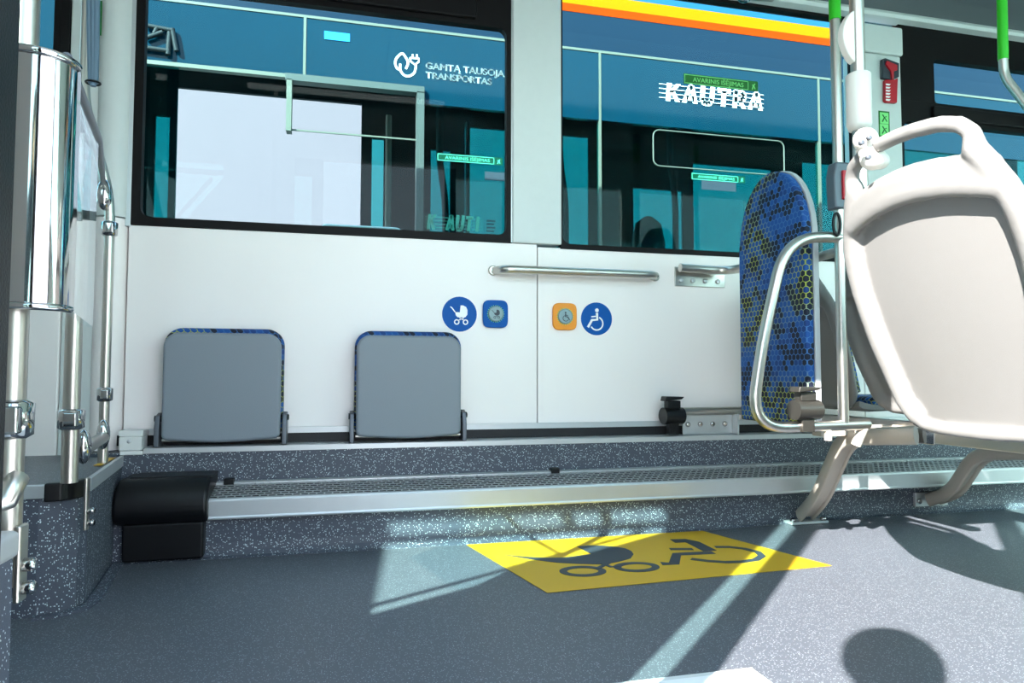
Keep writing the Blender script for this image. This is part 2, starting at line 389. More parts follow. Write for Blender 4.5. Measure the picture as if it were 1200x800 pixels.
# unseen wedge opening left of the door, shaped to throw the tinted floor patch
def poly(pts, m, name='panel', y0=Y0, y1=Y1): MB().prism([(x, y0, z) for x, z in pts], (0, y1-y0, 0)).build(name, M[m], wf)
poly([(-.83, 1.15), (-.83, 1.95), (-1.31, 1.32), (-1.31, 1.15)], 'white', 'panel', .378, .388)
poly([(-1.32, 1.15), (-1.32, 1.33), (-1.90, 1.95), (-1.90, 2.12), (XL, 2.12), (XL, 1.15)], 'white', 'panel', .378, .388)
fw(-1.90, -.83, 2.040, 2.12, 'white', 'panel', .378, .388); fw(-1.90, -.83, 1.962, 1.998, 'frame', 'crossbar', .378, .388); fw(-1.262, -1.225, 1.998, 2.04, 'frame', 'mullion', .378, .388)
fw(-1.9, -.83, 1.3, 2.05, 'glass_front', 'pane', .372, .376)
MB().tube([(-1.375, .42, 1.30), (-.90, .42, 1.93)], [.013]*2).build('handrail', M['steel'], wf)  # unseen bar added to draw the diagonal shadow across that patch
fw(DR, DR+.08, -.08, 2.12, 'black', 'door_stile')
fw(DR+.08, XR, -.08, 1.05, 'white'); fw(DR+.08, XR, 2.05, 2.37, 'white', 'header')
for x0, x1 in ((DR+.08, 2.1), (2.2, 3.2), (3.3, XR-.1)): fw(x0, x1, 1.05, 2.05, 'glass_front', 'pane', .37, .374)
for x0 in (2.1, 3.2, XR-.1): fw(x0, x0+.10, 1.05, 2.05, 'white', 'post')
# bus ends
e = thing('wall_left', None, None, (XL, 1.5, 0), kind='structure')
MB().box((XL-.05, .36, -.1), (XL, 2.72, 2.5)).build('panel', M['white'], e)
struct('wall_right', MB().box((XR, .36, -.1), (XR+.05, 2.72, 2.5)), M['white'])

# ramp plate by the door
rp = thing('wheelchair_ramp_plate', 'white framed ramp plate set in floor at the doorway', 'ramp', (.4, .85, 0))
MB().box((-.05, .42, .0005), (.812, 1.266, .004)).build('frame', M['whitemetal'], rp, bevel=.0015)
MB().box((-.03, .44, .004), (.796, 1.248, .0055)).build('joint', M['dgrey'], rp)
MB().box((-.026, .444, .004), (.790, 1.242, .009)).build('plate', M['wht'], rp, bevel=.001)

# ------------------------------------------------------------------ floor sign
def flat(name, pts, m, z, parent, th=.0008):
    return MB().prism([(x, y, z) for x, y in pts], (0, 0, th)).build(name, m, parent)
def fz(px, py, z=0):
    v = ray(px, py); t = (z-CAMH)/v.z; return Vector((v.x*t, v.y*t))
sg = thing('floor_sign', 'yellow floor marking with pram and wheelchair pictogram', 'floor sign', (.95, 2.1, 0))
flat('yellow_field', [(.42, 2.398), (.545, 1.825), (1.49, 1.873), (1.335, 2.398)], M['yellow'], .0012, sg)
def ell(cx, cy, a, b, n=40, a0=0, a1=2*PI): return [(cx+a*math.cos(a0+(a1-a0)*k/n), cy+b*math.sin(a0+(a1-a0)*k/n)) for k in range(n+1)]
def band(mb, line, wd, z, th=.0008, closed=False):
    P = [Vector((x, y)) for x, y in line]; n = len(P); L, R_ = [], []
    for i in range(n):
        t = (P[min(i+1, n-1)]-P[max(i-1, 0)]) if not closed else (P[(i+1) % n]-P[i-1]); t.normalize(); nn = Vector((-t.y, t.x))*wd/2
        L.append(P[i]+nn); R_.append(P[i]-nn)
    m_ = n if closed else n-1
    for i in range(m_):
        j = (i+1) % n
        mb.prism([(L[i].x, L[i].y, z), (R_[i].x, R_[i].y, z), (R_[j].x, R_[j].y, z), (L[j].x, L[j].y, z)], (0, 0, th))
ZI = .0022
def pxline(pts): return [tuple(fz(*p)) for p in pts]
mb = MB(); mb.prism([(*fz(*p), ZI) for p in ((592, 651), (621, 653.5), (642, 654.3), (661, 654), (693, 650), (676, 641), (690, 639.8), (707, 640), (722, 641.3), (733, 643.3), (740, 646.5), (742.5, 650), (739, 655), (725, 659), (707, 662), (680, 661.5), (653, 660), (627, 656.7), (608, 653.5))], (0, 0, .0008))
mb.build('pram_body', M['ink'], sg)
for nm, c, a, b_ in (('wheel', (683, 670), 23, 5), ('wheel', (746, 665), 22.5, 4.6)):
    mb = MB(); pts = pxline([(c[0]+a*math.cos(2*PI*k/36), c[1]+b_*math.sin(2*PI*k/36)) for k in range(36)]); band(mb, pts, .024, ZI, closed=True); mb.build(nm, M['ink'], sg)
mb = MB(); band(mb, pxline([(706, 661), (716, 665), (724, 664)]), .016, ZI+.0004); band(mb, pxline([(714, 660), (702, 666), (697, 667)]), .016, ZI+.0006); mb.build('axle_strut', M['ink'], sg)
mb = MB(); band(mb, pxline([(788, 634.5), (803, 634), (812, 636), (832, 646)]), .05, ZI); band(mb, pxline([(785, 644), (812, 644)]), .026, ZI)
band(mb, pxline([(836, 648), (793, 650), (790, 661), (775, 661)]), .035, ZI); mb.build('rider_figure', M['ink'], sg)
mb = MB(); band(mb, pxline([(838, 641.5), (855, 641.5), (872, 643.5), (888, 647.5), (893, 652), (886, 656.5), (870, 658.8), (850, 659.3), (830, 658), (810, 655.5)]), .026, ZI); mb.build('wheel', M['ink'], sg)

# ------------------------------------------------------------------ convector along the step
ht = thing('convector_heater', 'long aluminium convector with mesh grille under the ledge', 'heater', (1, 2.42, .12))
HX0, HX1 = -.43, XR-.02
MB().prism([(HX0, 2.434, .130), (HX0, 2.405, .126), (HX0, 2.403, .131), (HX0, 2.406, .137), (HX0, 2.404, .185), (HX0, 2.408, .192), (HX0, 2.422, .194), (HX0, 2.434, .190)], (HX1-HX0, 0, 0)).build('front_profile', M['alu'], ht)
MB().prism([(HX0, 2.530, .214), (HX0, 2.530, .226), (HX0, 2.545, .230), (HX0, 2.558, .228), (HX0, 2.558, .214)], (HX1-HX0, 0, 0)).build('back_rail', M['alu'], ht)
MB().prism([(HX0, 2.436, .155), (HX0, 2.436, .180), (HX0, 2.556, .195), (HX0, 2.556, .155)], (HX1-HX0, 0, 0)).build('tray', M['dark'], ht)
mb = MB(); A = Vector((0, 2.420, .192)); B_ = Vector((0, 2.534, .222)); N = 7; tn = (B_-A).normalized(); up = Vector((0, -tn.z, tn.y))*.002
for i in range(N+1):
    c = A.lerp(B_, i/N); d = tn*.0024
    mb.prism([Vector((HX0, 0, 0))+c-d, Vector((HX0, 0, 0))+c+d, Vector((HX0, 0, 0))+c+d+up, Vector((HX0, 0, 0))+c-d+up], (HX1-HX0, 0, 0))
pitch = .026; nx = int((HX1-HX0)/pitch)
for i in range(N):
    c0 = A.lerp(B_, i/N); c1 = A.lerp(B_, (i+1)/N)
    for k in range(nx):
        x = HX0+(k+(.5 if i % 2 else 0))*pitch
        mb.prism([Vector((x, c0.y, c0.z)), Vector((x+.005, c0.y, c0.z)), Vector((x+.005, c1.y, c1.z)), Vector((x, c1.y, c1.z))], up)
mb.build('mesh_grille', M['alu'], ht, kind='stuff')
for px in (269, 650):
    p = at(px, 552, 2.535); MB().box((p.x-.016, 2.520, .208), (p.x+.016, 2.55, .240)).build('clip', M['black'], ht, bevel=.002)
# black corner cover
bc = thing('corner_cover', 'black plastic moulded cover in the corner at left end of convector', 'cover', (-.56, 2.38, 0))
mb = MB(); x0, x1 = -.700, -.425
mb.prism([(x0, 2.62, .12), (x0, 2.40, .12), (x0, 2.375, .155), (x0, 2.375, .20), (x0, 2.395, .235), (x0, 2.43, .262), (x0, 2.62, .262)], (x1-x0, 0, 0)).build('upper_body', M['black'], bc, bevel=.012, seg=3)
MB().box((x0+.025, 2.392, .008), (x1-.012, 2.62, .125)).build('lower_body', M['black'], bc, bevel=.008, seg=3)
MB().box((x0+.03, 2.44, .256), (x1+.004, 2.555, .266)).build('lid', M['black'], bc, bevel=.004)

# ------------------------------------------------------------------ tip-up seats
def seat_mesh(x0, x1, z0, z1, y0, y1, r, m, name, parent, bevel):
    n = 8; pts = []
    for cx, cz, a0, rr in ((x1-r, z1-r, 0, r), (x0+r, z1-r, 90, r), (x0+.02, z0+.02, 180, .02), (x1-.02, z0+.02, 270, .02)):
        for k in range(n+1):
            a = rad(a0+90*k/n); pts.append((cx+rr*math.cos(a), y0, cz+rr*math.sin(a)))
    # slight downward bow of the lower edge
    i0 = 3*(n+1)-1; 
    low = [(x0+.02+(x1-x0-.04)*t, y0, z0-.010*math.sin(PI*t)) for t in (.15, .3, .45, .55, .7, .85)]
    pts = pts[:i0+1]+low+pts[i0+1:]
    return MB().prism(pts, (0, y1-y0, 0)).build(name, m, parent, bevel=bevel, seg=4)
def tipup(cx, label, grp):
    t = thing('folding_seat', label, 'seat', (cx, 2.6, .36), grp)
    x0, x1 = cx-.190, cx+.196
    s = seat_mesh(x0, x1, .372, .742, 2.548, 2.578, .05, M['greyseat'], 'seat_base', t, .012)
    seat_mesh(x0-.006, x1+.006, .385, .760, 2.580, 2.632, .06, M['hex'], 'cushion', t, .016)
    for sx in (x0-.022, x1+.006):
        a = MB().prism([(sx, 2.55, .350), (sx, 2.55, .415), (sx, 2.565, .455), (sx, 2.60, .465), (sx, 2.62, .44), (sx, 2.62, .350)], (.016, 0, 0)).build('hinge_bracket', M['dgrey'], t, bevel=.003)
        MB().lathe([(.011, -.004), (.011, .020), (.007, .022)], (sx, 2.578, .445), 'X', 16).build('pivot_bolt', M['black'], a)
    MB().cyl((x0, 2.57, .372), (x1, 2.57, .372), .006).build('hinge_rod', M['steel'], t)
    return t
tipup(-.418, 'grey folded tip-up seat left of the other, nearest the corner', 'grey tip-up seats folded against the white wall')
tipup(.229, 'grey folded tip-up seat right of the other, below the pram sign', 'grey tip-up seats folded against the white wall')

# ------------------------------------------------------------------ wall signs and buttons
def wallpts(pts, y): return [(x, y, z) for x, z in pts]
def P2(px, py): v = at(px, py, W); return Vector((v.x, v.z))
def disc(c, r, n=36): return [(c.x+r*math.cos(2*PI*k/n), c.y+r*math.sin(2*PI*k/n)) for k in range(n)]
def put(pts, y, m, name, parent, th=.0012): return MB().prism(wallpts(pts, y), (0, -th, 0)).build(name, m, parent)
def vband(line, wd, y, th, m, name, parent, closed=False):
    P = [Vector(p) for p in line]; n = len(P); mb = MB(); L, R_ = [], []
    for i in range(n):
        t = (P[min(i+1, n-1)]-P[max(i-1, 0)]) if not closed else (P[(i+1) % n]-P[i-1]); t.normalize(); nn = Vector((-t.y, t.x))*wd/2
        L.append(P[i]+nn); R_.append(P[i]-nn)
    for i in range(n if closed else n-1):
        j = (i+1) % n
        mb.prism([(q.x, y, q.y) for q in (L[i], R_[i], R_[j], L[j])], (0, -th, 0))
    return mb.build(name, m, parent)
def pram(parent, c, s, m, y, name='pram_symbol'):
    T = lambda pts: [(c.x+x*s, c.y+z*s) for x, z in pts]
    put(T([(-.28, .12), (.02, .12), (.06, .56), (.22, .56), (.42, .46), (.50, .28), (.50, -.02), (.36, -.20), (-.12, -.20), (-.24, -.08)]), y, m, name, parent, .001)
    vband(T([(-.60, .46), (-.50, .40), (-.28, .12)]), .07*s, y, .001, m, 'handle', parent)
    vband(T([(.28, -.22), (-.12, -.42)]), .06*s, y, .001, m, 'strut', parent); vband(T([(-.02, -.22), (.34, -.42)]), .06*s, y, .001, m, 'strut', parent)
    for q in (-.18, .38): vband(T([(q+.14*math.cos(2*PI*k/20), -.50+.14*math.sin(2*PI*k/20)) for k in range(20)]), .075*s, y, .001, m, 'wheel', parent, True)
def chair(parent, c, s, m, y, flip=1):
    T = lambda pts: [(c.x+x*s*flip, c.y+z*s) for x, z in pts]
    put([tuple(p) for p in T([(.02+.12*math.cos(2*PI*k/16), .52+.12*math.sin(2*PI*k/16)) for k in range(16)])], y, m, 'head', parent, .001)
    vband(T([(.02, .36), (.04, -.05), (-.30, -.08), (-.56, -.52)]), .15*s, y, .001, m, 'body', parent)
    vband(T([(.02, .16), (-.34, .12)]), .08*s, y, .001, m, 'arm', parent)
    vband(T([(.0+.40*math.cos(rad(a)), -.28+.40*math.sin(rad(a))) for a in range(-150, 75, 12)]), .09*s, y, .001, m, 'wheel', parent)
t = thing('pram_sign', 'round blue sign with white pram on wall above right folding seat', 'sign', at(538, 368, W))
put(disc(P2(538.5, 368), .069), W, M['blue'], 'disc', t); pram(t, P2(538.5, 368), .062, M['wht'], W-.0012)
t = thing('wheelchair_sign', 'round blue sign with white wheelchair user on wall', 'sign', at(699, 374, W))
put(disc(P2(699, 373.5), .068), W, M['blue'], 'disc', t); chair(t, P2(699, 373.5), .068, M['wht'], W-.0012)
def button(px, py, colr, lab, kind, cat):
    c = P2(px, py); t = thing('stop_button', lab, 'button', (c.x, W, c.y))
    pts = [(c.x+.051*math.copysign(abs(math.cos(a))**.42, math.cos(a)), c.y+.055*math.copysign(abs(math.sin(a))**.42, math.sin(a))) for a in [2*PI*k/48 for k in range(48)]]
    MB().prism(wallpts(pts, W), (0, -.014, 0)).build('housing', M[colr], t, bevel=.003)
    MB().lathe([(.031, 0), (.031, -.005), (.026, -.008)], (c.x, W-.014, c.y), 'Y', 32).build('push_disc', M['btn'], t)
    mb = MB()
    for k in range(24):
        a = 2*PI*k/24; mb.ball((c.x+.033*math.cos(a), W-.015, c.y+.033*math.sin(a)), (.0022, .002, .0022), 6)
    mb.build('braille_ring', M['lgreen'], t, kind='stuff')
    (pram if kind == 'p' else chair)(t, c, .029, M['ink'], W-.0222, *(() if kind == 'p' else (-1,)))
button(580, 368, 'blue', 'blue square button with grey pram disc on wall', 'p', 1)
button(661, 371, 'orange', 'orange square button with grey wheelchair disc on wall', 'w', 1)

# ------------------------------------------------------------------ wall handrail and brackets
def bend(pts, r, n=6):
    P = [Vector(p) for p in pts]; out = [P[0]]
    for i in range(1, len(P)-1):
        a = (P[i-1]-P[i]); b = (P[i+1]-P[i]); k = min(r, a.length*.49, b.length*.49); A_ = P[i]+a.normalized()*k; B2 = P[i]+b.normalized()*k
        for j in range(n+1):
            t = j/n; out.append((1-t)**2*A_+2*t*(1-t)*P[i]+t*t*B2)
    out.append(P[-1]); return out
hr = thing('wall_handrail', 'steel handrail bar on white wall under the pillar between windows', 'handrail', (.92, 2.64, 1.01))
MB().tube(bend([(.575, W-.002, 1.012), (.60, 2.585, 1.010), (1.235, 2.585, 1.010), (1.26, W-.002, 1.012)], .045), .0165).build('bar', M['steel'], hr)
for x in (.568, 1.268): 
    fl = MB().lathe([(.020, 0), (.020, -.004), (.016, -.006)], (x, W, 1.013), 'Y', 20).build('end_plate', M['steel'], hr)
    MB().lathe([(.006, 0), (.006, -.004)], (x-.006 if x < 1 else x+.006, W-.006, 1.013), 'Y', 10).build('screw', M['chrome'], fl)
ub = thing('upper_rail_bracket', 'steel bracket with bent tube on wall beside the padded backrest', 'bracket', (1.47, W, 1.0))
MB().box((1.358, W-.006, .975), (1.595, W, 1.058)).build('plate', M['steel'], ub, bevel=.002)
MB().tube(bend([(1.36, 2.60, 1.047), (1.58, 2.60, 1.040), (1.60, 2.20, 1.035)], .08), .018).build('tube', M['steel'], ub)
for x in (1.385, 1.44, 1.50, 1.56): MB().lathe([(.010, 0), (.010, -.005), (.006, -.007)], (x, W-.006, 1.0), 'Y', 12).build('bolt', M['alu'], ub)
lb = thing('lower_rail_bracket', 'bolted steel bracket with tube at foot of wall, right of belt retractor', 'bracket', (1.55, 2.60, .36))
c0, c1 = at(800, 490, 2.60), at(858, 490, 2.60)
MB().box((c0.x, 2.600, .350), (c1.x, 2.606, .435)).build('plate', M['alu'], lb, bevel=.002)
MB().box((c1.x, 2.56, .350), (c1.x+.008, 2.64, .435)).build('side_plate', M['alu'], lb)
MB().tube([(c0.x-.02, 2.59, .447), (1.75, 2.59, .447)], [.017]*2).build('tube', M['steel'], lb)
for k in range(4):
    x = c0.x+.022+k*(c1.x-c0.x-.03)/3.5; MB().lathe([(.011, 0), (.011, -.006), (.006, -.010)], (x, 2.60, .392), 'Y', 12).build('bolt', M['chrome'], lb)
def retractor(name, c, s, m, label, w_=.085, parent=None):
    t = thing(name, label, 'belt reel', c); x, y, z = c
    MB().tube([(x-w_/2, y, z), (x+w_/2, y, z)], [(.040*s, .034*s)]*2, 20).build('reel_housing', m, t, bevel=.006, seg=3)
    MB().box((x-.028, y-.02*s, z+.03*s), (x+.028, y+.02*s, z+.062*s)).build('belt_guide', m, t, bevel=.003)
    MB().prism([(x-.045, y-.03, z+.060*s), (x+.030, y-.03, z+.068*s), (x+.040, y-.03, z+.078*s), (x-.040, y-.03, z+.080*s)], (0, .05, 0)).build('buckle_tongue', m, t, bevel=.003)
    MB().box((x-.022, y-.015, z-.075*s), (x+.022, y+.015, z-.03*s)).build('foot', m, t, bevel=.002)
    return t
p = at(788, 487, 2.57); retractor('belt_retractor', (p.x, 2.57, p.z), 1.0, M['black'], 'black belt retractor at foot of the white wall')

# ------------------------------------------------------------------ guard rail, pad and pole by the seats
GY = 1.89
gr = thing('guard_rail', 'bent steel tube loop guarding the seats', 'guard rail', (1.45, GY, .44))
pp = [at(*q, GY) for q in ((1016, 497), (935, 499), (888, 478), (889, 420), (918, 290), (935, 279), (1010, 279))]
pp = [at(1016, 497, GY), at(880, 502, GY), at(892, 408, GY), at(921, 277, GY), at(1022, 279, GY)]
MB().tube(bend([pp[0], pp[1], pp[2], pp[3], pp[4]], .13, 9), .0175, 18).build('loop_tube', M['steel'], gr)
MB().ball(tuple(pp[0]), (.012, .0175, .0175), 14).build('end_cap', M['steel'], gr)
MB().tube([tuple(at(990, 292, GY)), (1.60, 2.30, 1.00)], [.016]*2).build('cross_tube', M['steel'], gr)
MB().tube([(1.50, GY, .44), (1.50, GY, .39)], [.012]*2).build('mount_stud', M['cream'], gr)
MB().tube([(1.64, GY, .44), (1.62, GY+.02, .37)], [.016]*2).build('mount_stud', M['cream'], gr)
PX = 1.559
po = thing('grab_pole', 'steel grab pole with green sleeve behind the guard rail loop', 'pole', (PX, GY, .44))
MB().tube([(PX, GY, .445), (PX, GY, 1.78)], [.0165]*2, 18).build('pole_tube', M['steel'], po)
MB().tube([(PX, GY, 1.77), (PX, GY, 1.90)], [.0185]*2, 18).build('green_sleeve', M['green'], po)
MB().tube([(PX, GY, 1.88), (PX, GY, 1.93)], [.023]*2, 18).build('grey_cap', M['dgrey'], po)
MB().tube([(PX, GY, 1.93), (PX, GY, 2.345)], [.0165]*2, 18).build('pole_tube', M['steel'], po)
sb = MB().prism([(PX-.030, GY-.022, 1.135), (PX-.034, GY-.022, 1.24), (PX-.024, GY-.022, 1.29), (PX+.03, GY-.022, 1.29), (PX+.03, GY-.022, 1.135)], (0, .044, 0)).build('stop_button_box', M['dgrey'], po, bevel=.008, seg=3)
sb['label'] = 'grey stop button box'
MB().prism([(PX-.006, GY-.030, 1.165), (PX+.034, GY-.030, 1.165), (PX+.034, GY-.030, 1.26), (PX-.006, GY-.030, 1.26)], (0, .012, 0)).build('red_button', M['red'], sb, bevel=.003)
mb = MB(); mb.tube([(PX-.026+.013*math.cos(2*PI*k/20), GY-.02, 1.083+.036*math.sin(2*PI*k/20)) for k in range(20)], .005, 8, closed=True); mb.build('hook_loop', M['black'], po)
p = at(944, 480, GY-.01)
retractor('belt_retractor', (p.x, p.y, p.z), .92, M['bronze'], 'grey metal belt retractor sitting on guard rail loop', .085)
# padded backrest board
pd = thing('padded_backrest', 'tall blue hexagon-patterned padded board with rounded top', 'backrest', (1.5, 2.2, .42))
prof = []
Ya, Yb, Zb, Zt = 1.985, 2.385, .425, 1.345
for k in range(21):
    a = PI*k/20; prof.append((Yb-.2+.2*math.cos(a), 1.04+.30*math.sin(a)**.9))
prof = [(Yb, Zb)]+prof+[(Ya, Zb)]
MB().prism([(1.50, y, z) for y, z in prof], (.032, 0, 0)).build('cushion', M['hex'], pd, bevel=.008, seg=3)
MB().prism([(1.533, y+(.01 if y > 2.2 else 0), z+.004) for y, z in prof], (.022, 0, 0)).build('backing_board', M['shellgrey'], pd, bevel=.004)

# near pole and seats
NX, NY = 1.205, 1.385
npz = thing('grab_pole', 'bright steel grab pole with white sleeve rising from near seat', 'pole', (NX, NY, 1.1))
MB().tube([(NX, NY, .93), (NX, NY, 2.34)], [.0165]*2, 20).build('pole_tube', M['steel'], npz)
z0 = at(1015, 153, NY).z; z1 = at(1015, 88, NY).z
MB().lathe([(.012, z0-.004), (.024, z0), (.0285, z0+.012), (.0285, z1-.004), (.024, z1)], (NX, NY, 0)).build('white_sleeve', M['shellw'], npz)
mb = MB(); n = 14
za, zb = at(1000, 75, NY).z, at(1000, 14, NY).z
pr = [(0, za)]+[(-.034*math.sin(PI*k/n)**.7, za+(zb-za)*k/n) for k in range(1, n)]+[(0, zb)]
MB().prism([(NX-.014+x, NY-.010, z) for x, z in pr], (0, .022, 0)).build('white_button_box', M['shellw'], npz, bevel=.004)

def lerp_table(tab, t):
    if t <= tab[0][0]: return tab[0][1]
    for (a, va), (b, vb) in zip(tab, tab[1:]):
        if t <= b:
            k = (t-a)/(b-a); return va+(vb-va)*k
    return tab[-1][1]
HALF = [(.475, .12), (.50, .175), (.54, .202), (.676, .226), (.80, .237), (.88, .235), (.95, .216), (1.0, .192), (1.04, .170)]
def shell_seat(name, label, cx, cy, m, lean, vox, ws=1.0, zs=1.0):
    """seat facing +X with a moulded shell back; cx, cy is the foot of the back"""
    root = thing(name, label, 'seat', (cx, cy, .46))
    def pt(lat, z, off=0):
        k = max(0, (z-.475)/.62); bulge = .018*math.sin(PI*min(1, k*1.05))+.022*(1-(lat/.24)**2)
        return Vector((cx-lean*k**1.1-bulge-off, cy+lat*ws, .475+(z-.475)*zs))
    mb = MB()
    zl = [.505, .54, .60, .676, .74, .80, .85, .90, .95, 1.0, 1.03]
    path, R_ = [], []
    def add(lat, z, ra, rb, off=0): path.append(pt(lat, z, off)); R_.append((ra, rb))
    for z in zl: add(-lerp_table(HALF, z)+.020, z, .026 if z < .95 else .022, .024 if z > .6 else .018)
    arch = [(-.158, 1.060), (-.140, 1.080), (-.105, 1.093), (-.05, 1.100), (0, 1.102), (.05, 1.100), (.105, 1.093), (.140, 1.080), (.158, 1.060)]
    for a, z in arch: add(a, z, .0165, .0165)
    for z in reversed(zl): add(lerp_table(HALF, z)-.020, z, .026 if z < .95 else .022, .024 if z > .6 else .018)
    for a, z in ((.145, .484), (.10, .478), (0, .476), (-.10, .478), (-.145, .484)): add(a, z, .016, .012, -.005)
    mb.tube(path, R_, 14, up=(1, 0, 0), closed=True)
    band_ = [pt(a, 1.008-.030*(abs(a)/.18)**2, .004) for a in [-.19+.38*k/14 for k in range(15)]]
    mb.tube(band_, [(.034, .017)]*15, 14, up=(1, 0, 0))
    mb.tube([p_-Vector((0, 0, .02)) for p_ in band_], [(.030, .016)]*15, 14, up=(1, 0, 0))
    def slab(z0, z1, off, th, umul, nu=14, nz=16):
        b = mb.bm; A, B = [], []
        for i in range(nz+1):
            z = z0+(z1-z0)*i/nz; h_ = lerp_table(HALF, z)*umul; ra, rb = [], []
            for j in range(nu+1):
                lat = -h_+2*h_*j/nu; q = pt(lat, z, off); ra.append(b.verts.new(q)); rb.append(b.verts.new(q+Vector((th, 0, 0))))
            A.append(ra); B.append(rb)
        for i in range(nz):
            for j in range(nu):
                b.faces.new((A[i][j], A[i][j+1], A[i+1][j+1], A[i+1][j])); b.faces.new((B[i][j], B[i+1][j], B[i+1][j+1], B[i][j+1]))
            for j in (0, nu): b.faces.new((A[i][j], A[i+1][j], B[i+1][j], B[i][j]))
        for i in (0, nz):
            for j in range(nu): b.faces.new((A[i][j], A[i][j+1], B[i][j+1], B[i][j]))
    slab(.478, 1.0, -.006, .016, .96)
    o = mb.build('back_shell', m, root)
    rm = o.modifiers.new('remesh', 'REMESH'); rm.mode = 'VOXEL'; rm.voxel_size = vox; rm.use_smooth_shade = True
    sm = o.modifiers.new('smooth', 'SMOOTH'); sm.factor = .5; sm.iterations = 5
    # pan
    mb = MB(); b = mb.bm; G = []
    pr_ = [(-.004, .02), (-.006, .0), (.012, -.010), (.06, -.016), (.38, -.008), (.42, .004), (.42, .014), (.06, .004), (.02, .012)]
    for j in range(13):
        u = (-.19+.38*j/12)*ws; dip = 0 if 0 < j < 12 else .008
        G.append([b.verts.new((cx+dx, cy+u, .472+dz+dip)) for dx, dz in pr_])
    for j in range(12):
        for k in range(len(pr_)):
            f_ = b.faces.new((G[j][k], G[j][(k+1) % len(pr_)], G[j+1][(k+1) % len(pr_)], G[j+1][k])); f_.smooth = True
    b.faces.new(G[0]); b.faces.new(list(reversed(G[-1]))); mb.build('seat_pan', m, root)
    MB().box((cx+.06, cy-.19*ws, .478), (cx+.42, cy+.19*ws, .515)).build('seat_cushion', M['hex'], root, bevel=.015, seg=3)
    mb = MB(); b = mb.bm; G = []
    for i in range(9):
        z = .54+.40*i/8; h_ = lerp_table(HALF, z)*.86; G.append([b.verts.new(pt(-h_+2*h_*j/8, z, -.036)) for j in range(9)])
    for i in range(8):
        for j in range(8): b.faces.new((G[i][j], G[i][j+1], G[i+1][j+1], G[i+1][j])).smooth = True
    o = mb.build('back_cushion', M['hex'], root); so = o.modifiers.new('so', 'SOLIDIFY'); so.thickness = .024; so.offset = 0
    return root
shell_seat('passenger_seat', 'off-white moulded seat back with top grip, large in foreground', 1.34, 1.19, M['shell'], .19, .0055)
shell_seat('passenger_seat', 'white seat shell just behind the near seat, beside the pole', 1.91, 1.94, M['shell'], .17, .010, .88, .86)
shell_seat('passenger_seat', 'white seat shell by the wall, right behind the padded board', 1.91, 2.39, M['shell'], .17, .010, .88, .86)
# clamp joining near pole and grip
ck = thing('pole_clamp', 'off-white knobbly clamp with screws joining pole to seat grip', 'clamp', tuple(at(1020, 175, 1.30)))
c = at(1016, 166, 1.262); c2 = at(1023, 186, 1.262)
mb = MB(); mb.ball((c.x-.004, c.y, c.z+.004), (.026, .026, .026), 18); mb.ball((c2.x, c2.y, c2.z), (.028, .026, .025), 18); mb.ball(((c.x+c2.x)/2, c.y, (c.z+c2.z)/2), (.024, .026, .03), 16); mb.ball((c2.x+.02, c2.y, c2.z-.004), (.018, .02, .018), 14)
mb.build('clamp_body', M['shellw'], ck)
for q in ((1008, 168), (1017, 162), (1016, 185)):
    v = at(*q, 1.236); MB().lathe([(.0055, 0), (.0055, -.008), (.003, -.008)], (v.x, v.y, v.z), 'Y', 12).build('screw', M['dgrey'], ck)

# seat support castings
def casting(name, label, pts, m, wdt=.035, parts=()):
    t = thing(name, label, 'seat leg', pts[0])
    P = [Vector(p) for p in pts]
    bp = bend(P, .09, 6)
    for k, dx in enumerate((-wdt, wdt)):
        mb = MB(); mb.tube([p_+Vector((dx, dx*.3, 0)) for p_ in bp], [(.009, .028)]*len(bp), 8, up=(0, 0, 1)); mb.build('side_rib', m, t)
    mb = MB(); mb.tube(bp, [(wdt, .007)]*len(bp), 8, up=(0, 0, 1)); mb.build('web', m, t)
    return t, bp
lg, bp = casting('seat_leg', 'curved cream metal leg under guard rail bolted at the step', [(1.82, 2.44, .030), (1.80, 2.32, .12), (1.76, 2.12, .375), (1.70, 1.72, .418)], M['cream'], .038)
MB().box((1.73, 2.40, .002), (1.90, 2.455, .012)).build('foot_plate', M['alu'], lg, bevel=.002)
for x in (1.745, 1.885): MB().lathe([(.012, 0), (.012, .010), (.007, .013)], (x, 2.415, .012), 'Z', 12).build('bolt', M['chrome'], lg)
lg2, bp = casting('seat_leg', 'cream metal leg bolted low on the step, under near seat', [(2.48, 2.47, .060), (2.48, 2.36, .11), (2.46, 2.22, .29), (2.40, 1.90, .33)], M['cream'], .038)
MB().box((2.40, 2.480, .03), (2.57, 2.494, .09)).build('foot_plate', M['alu'], lg2, bevel=.002)
for x in (2.415, 2.555): MB().lathe([(.011, 0), (.011, -.010), (.006, -.012)], (x, 2.480, .055), 'Y', 12).build('bolt', M['chrome'], lg2)
MB().cyl((2.46, 2.2, .30), (2.46, 2.2, .37), .015).build('spacer', M['chrome'], lg2)
tb = thing('seat_beam', 'square steel beam carrying the near seat', 'beam', (1.7, 1.4, .4))
MB().prism([(1.68, .95, .398), (1.72, .95, .398), (1.72, .95, .438), (1.68, .95, .438)], (0, .775, 0)).build('box_tube', M['steel'], tb, bevel=.004)
MB().prism([(1.677, 1.66, .393), (1.723, 1.66, .393), (1.723, 1.66, .443), (1.677, 1.66, .443)], (0, .07, 0)).build('end_socket', M['chrome'], tb, bevel=.003)
tb2 = thing('seat_beam', 'steel beam behind guard rail under the rear seats', 'beam', (1.95, 2.2, .42))
MB().box((1.92, 1.74, .395), (1.97, 2.64, .435)).build('box_tube', M['steel'], tb2, bevel=.004)
MB().box((1.60, 2.05, .385), (1.95, 2.10, .42)).build('bracket_arm', M['cream'], tb2, bevel=.004)

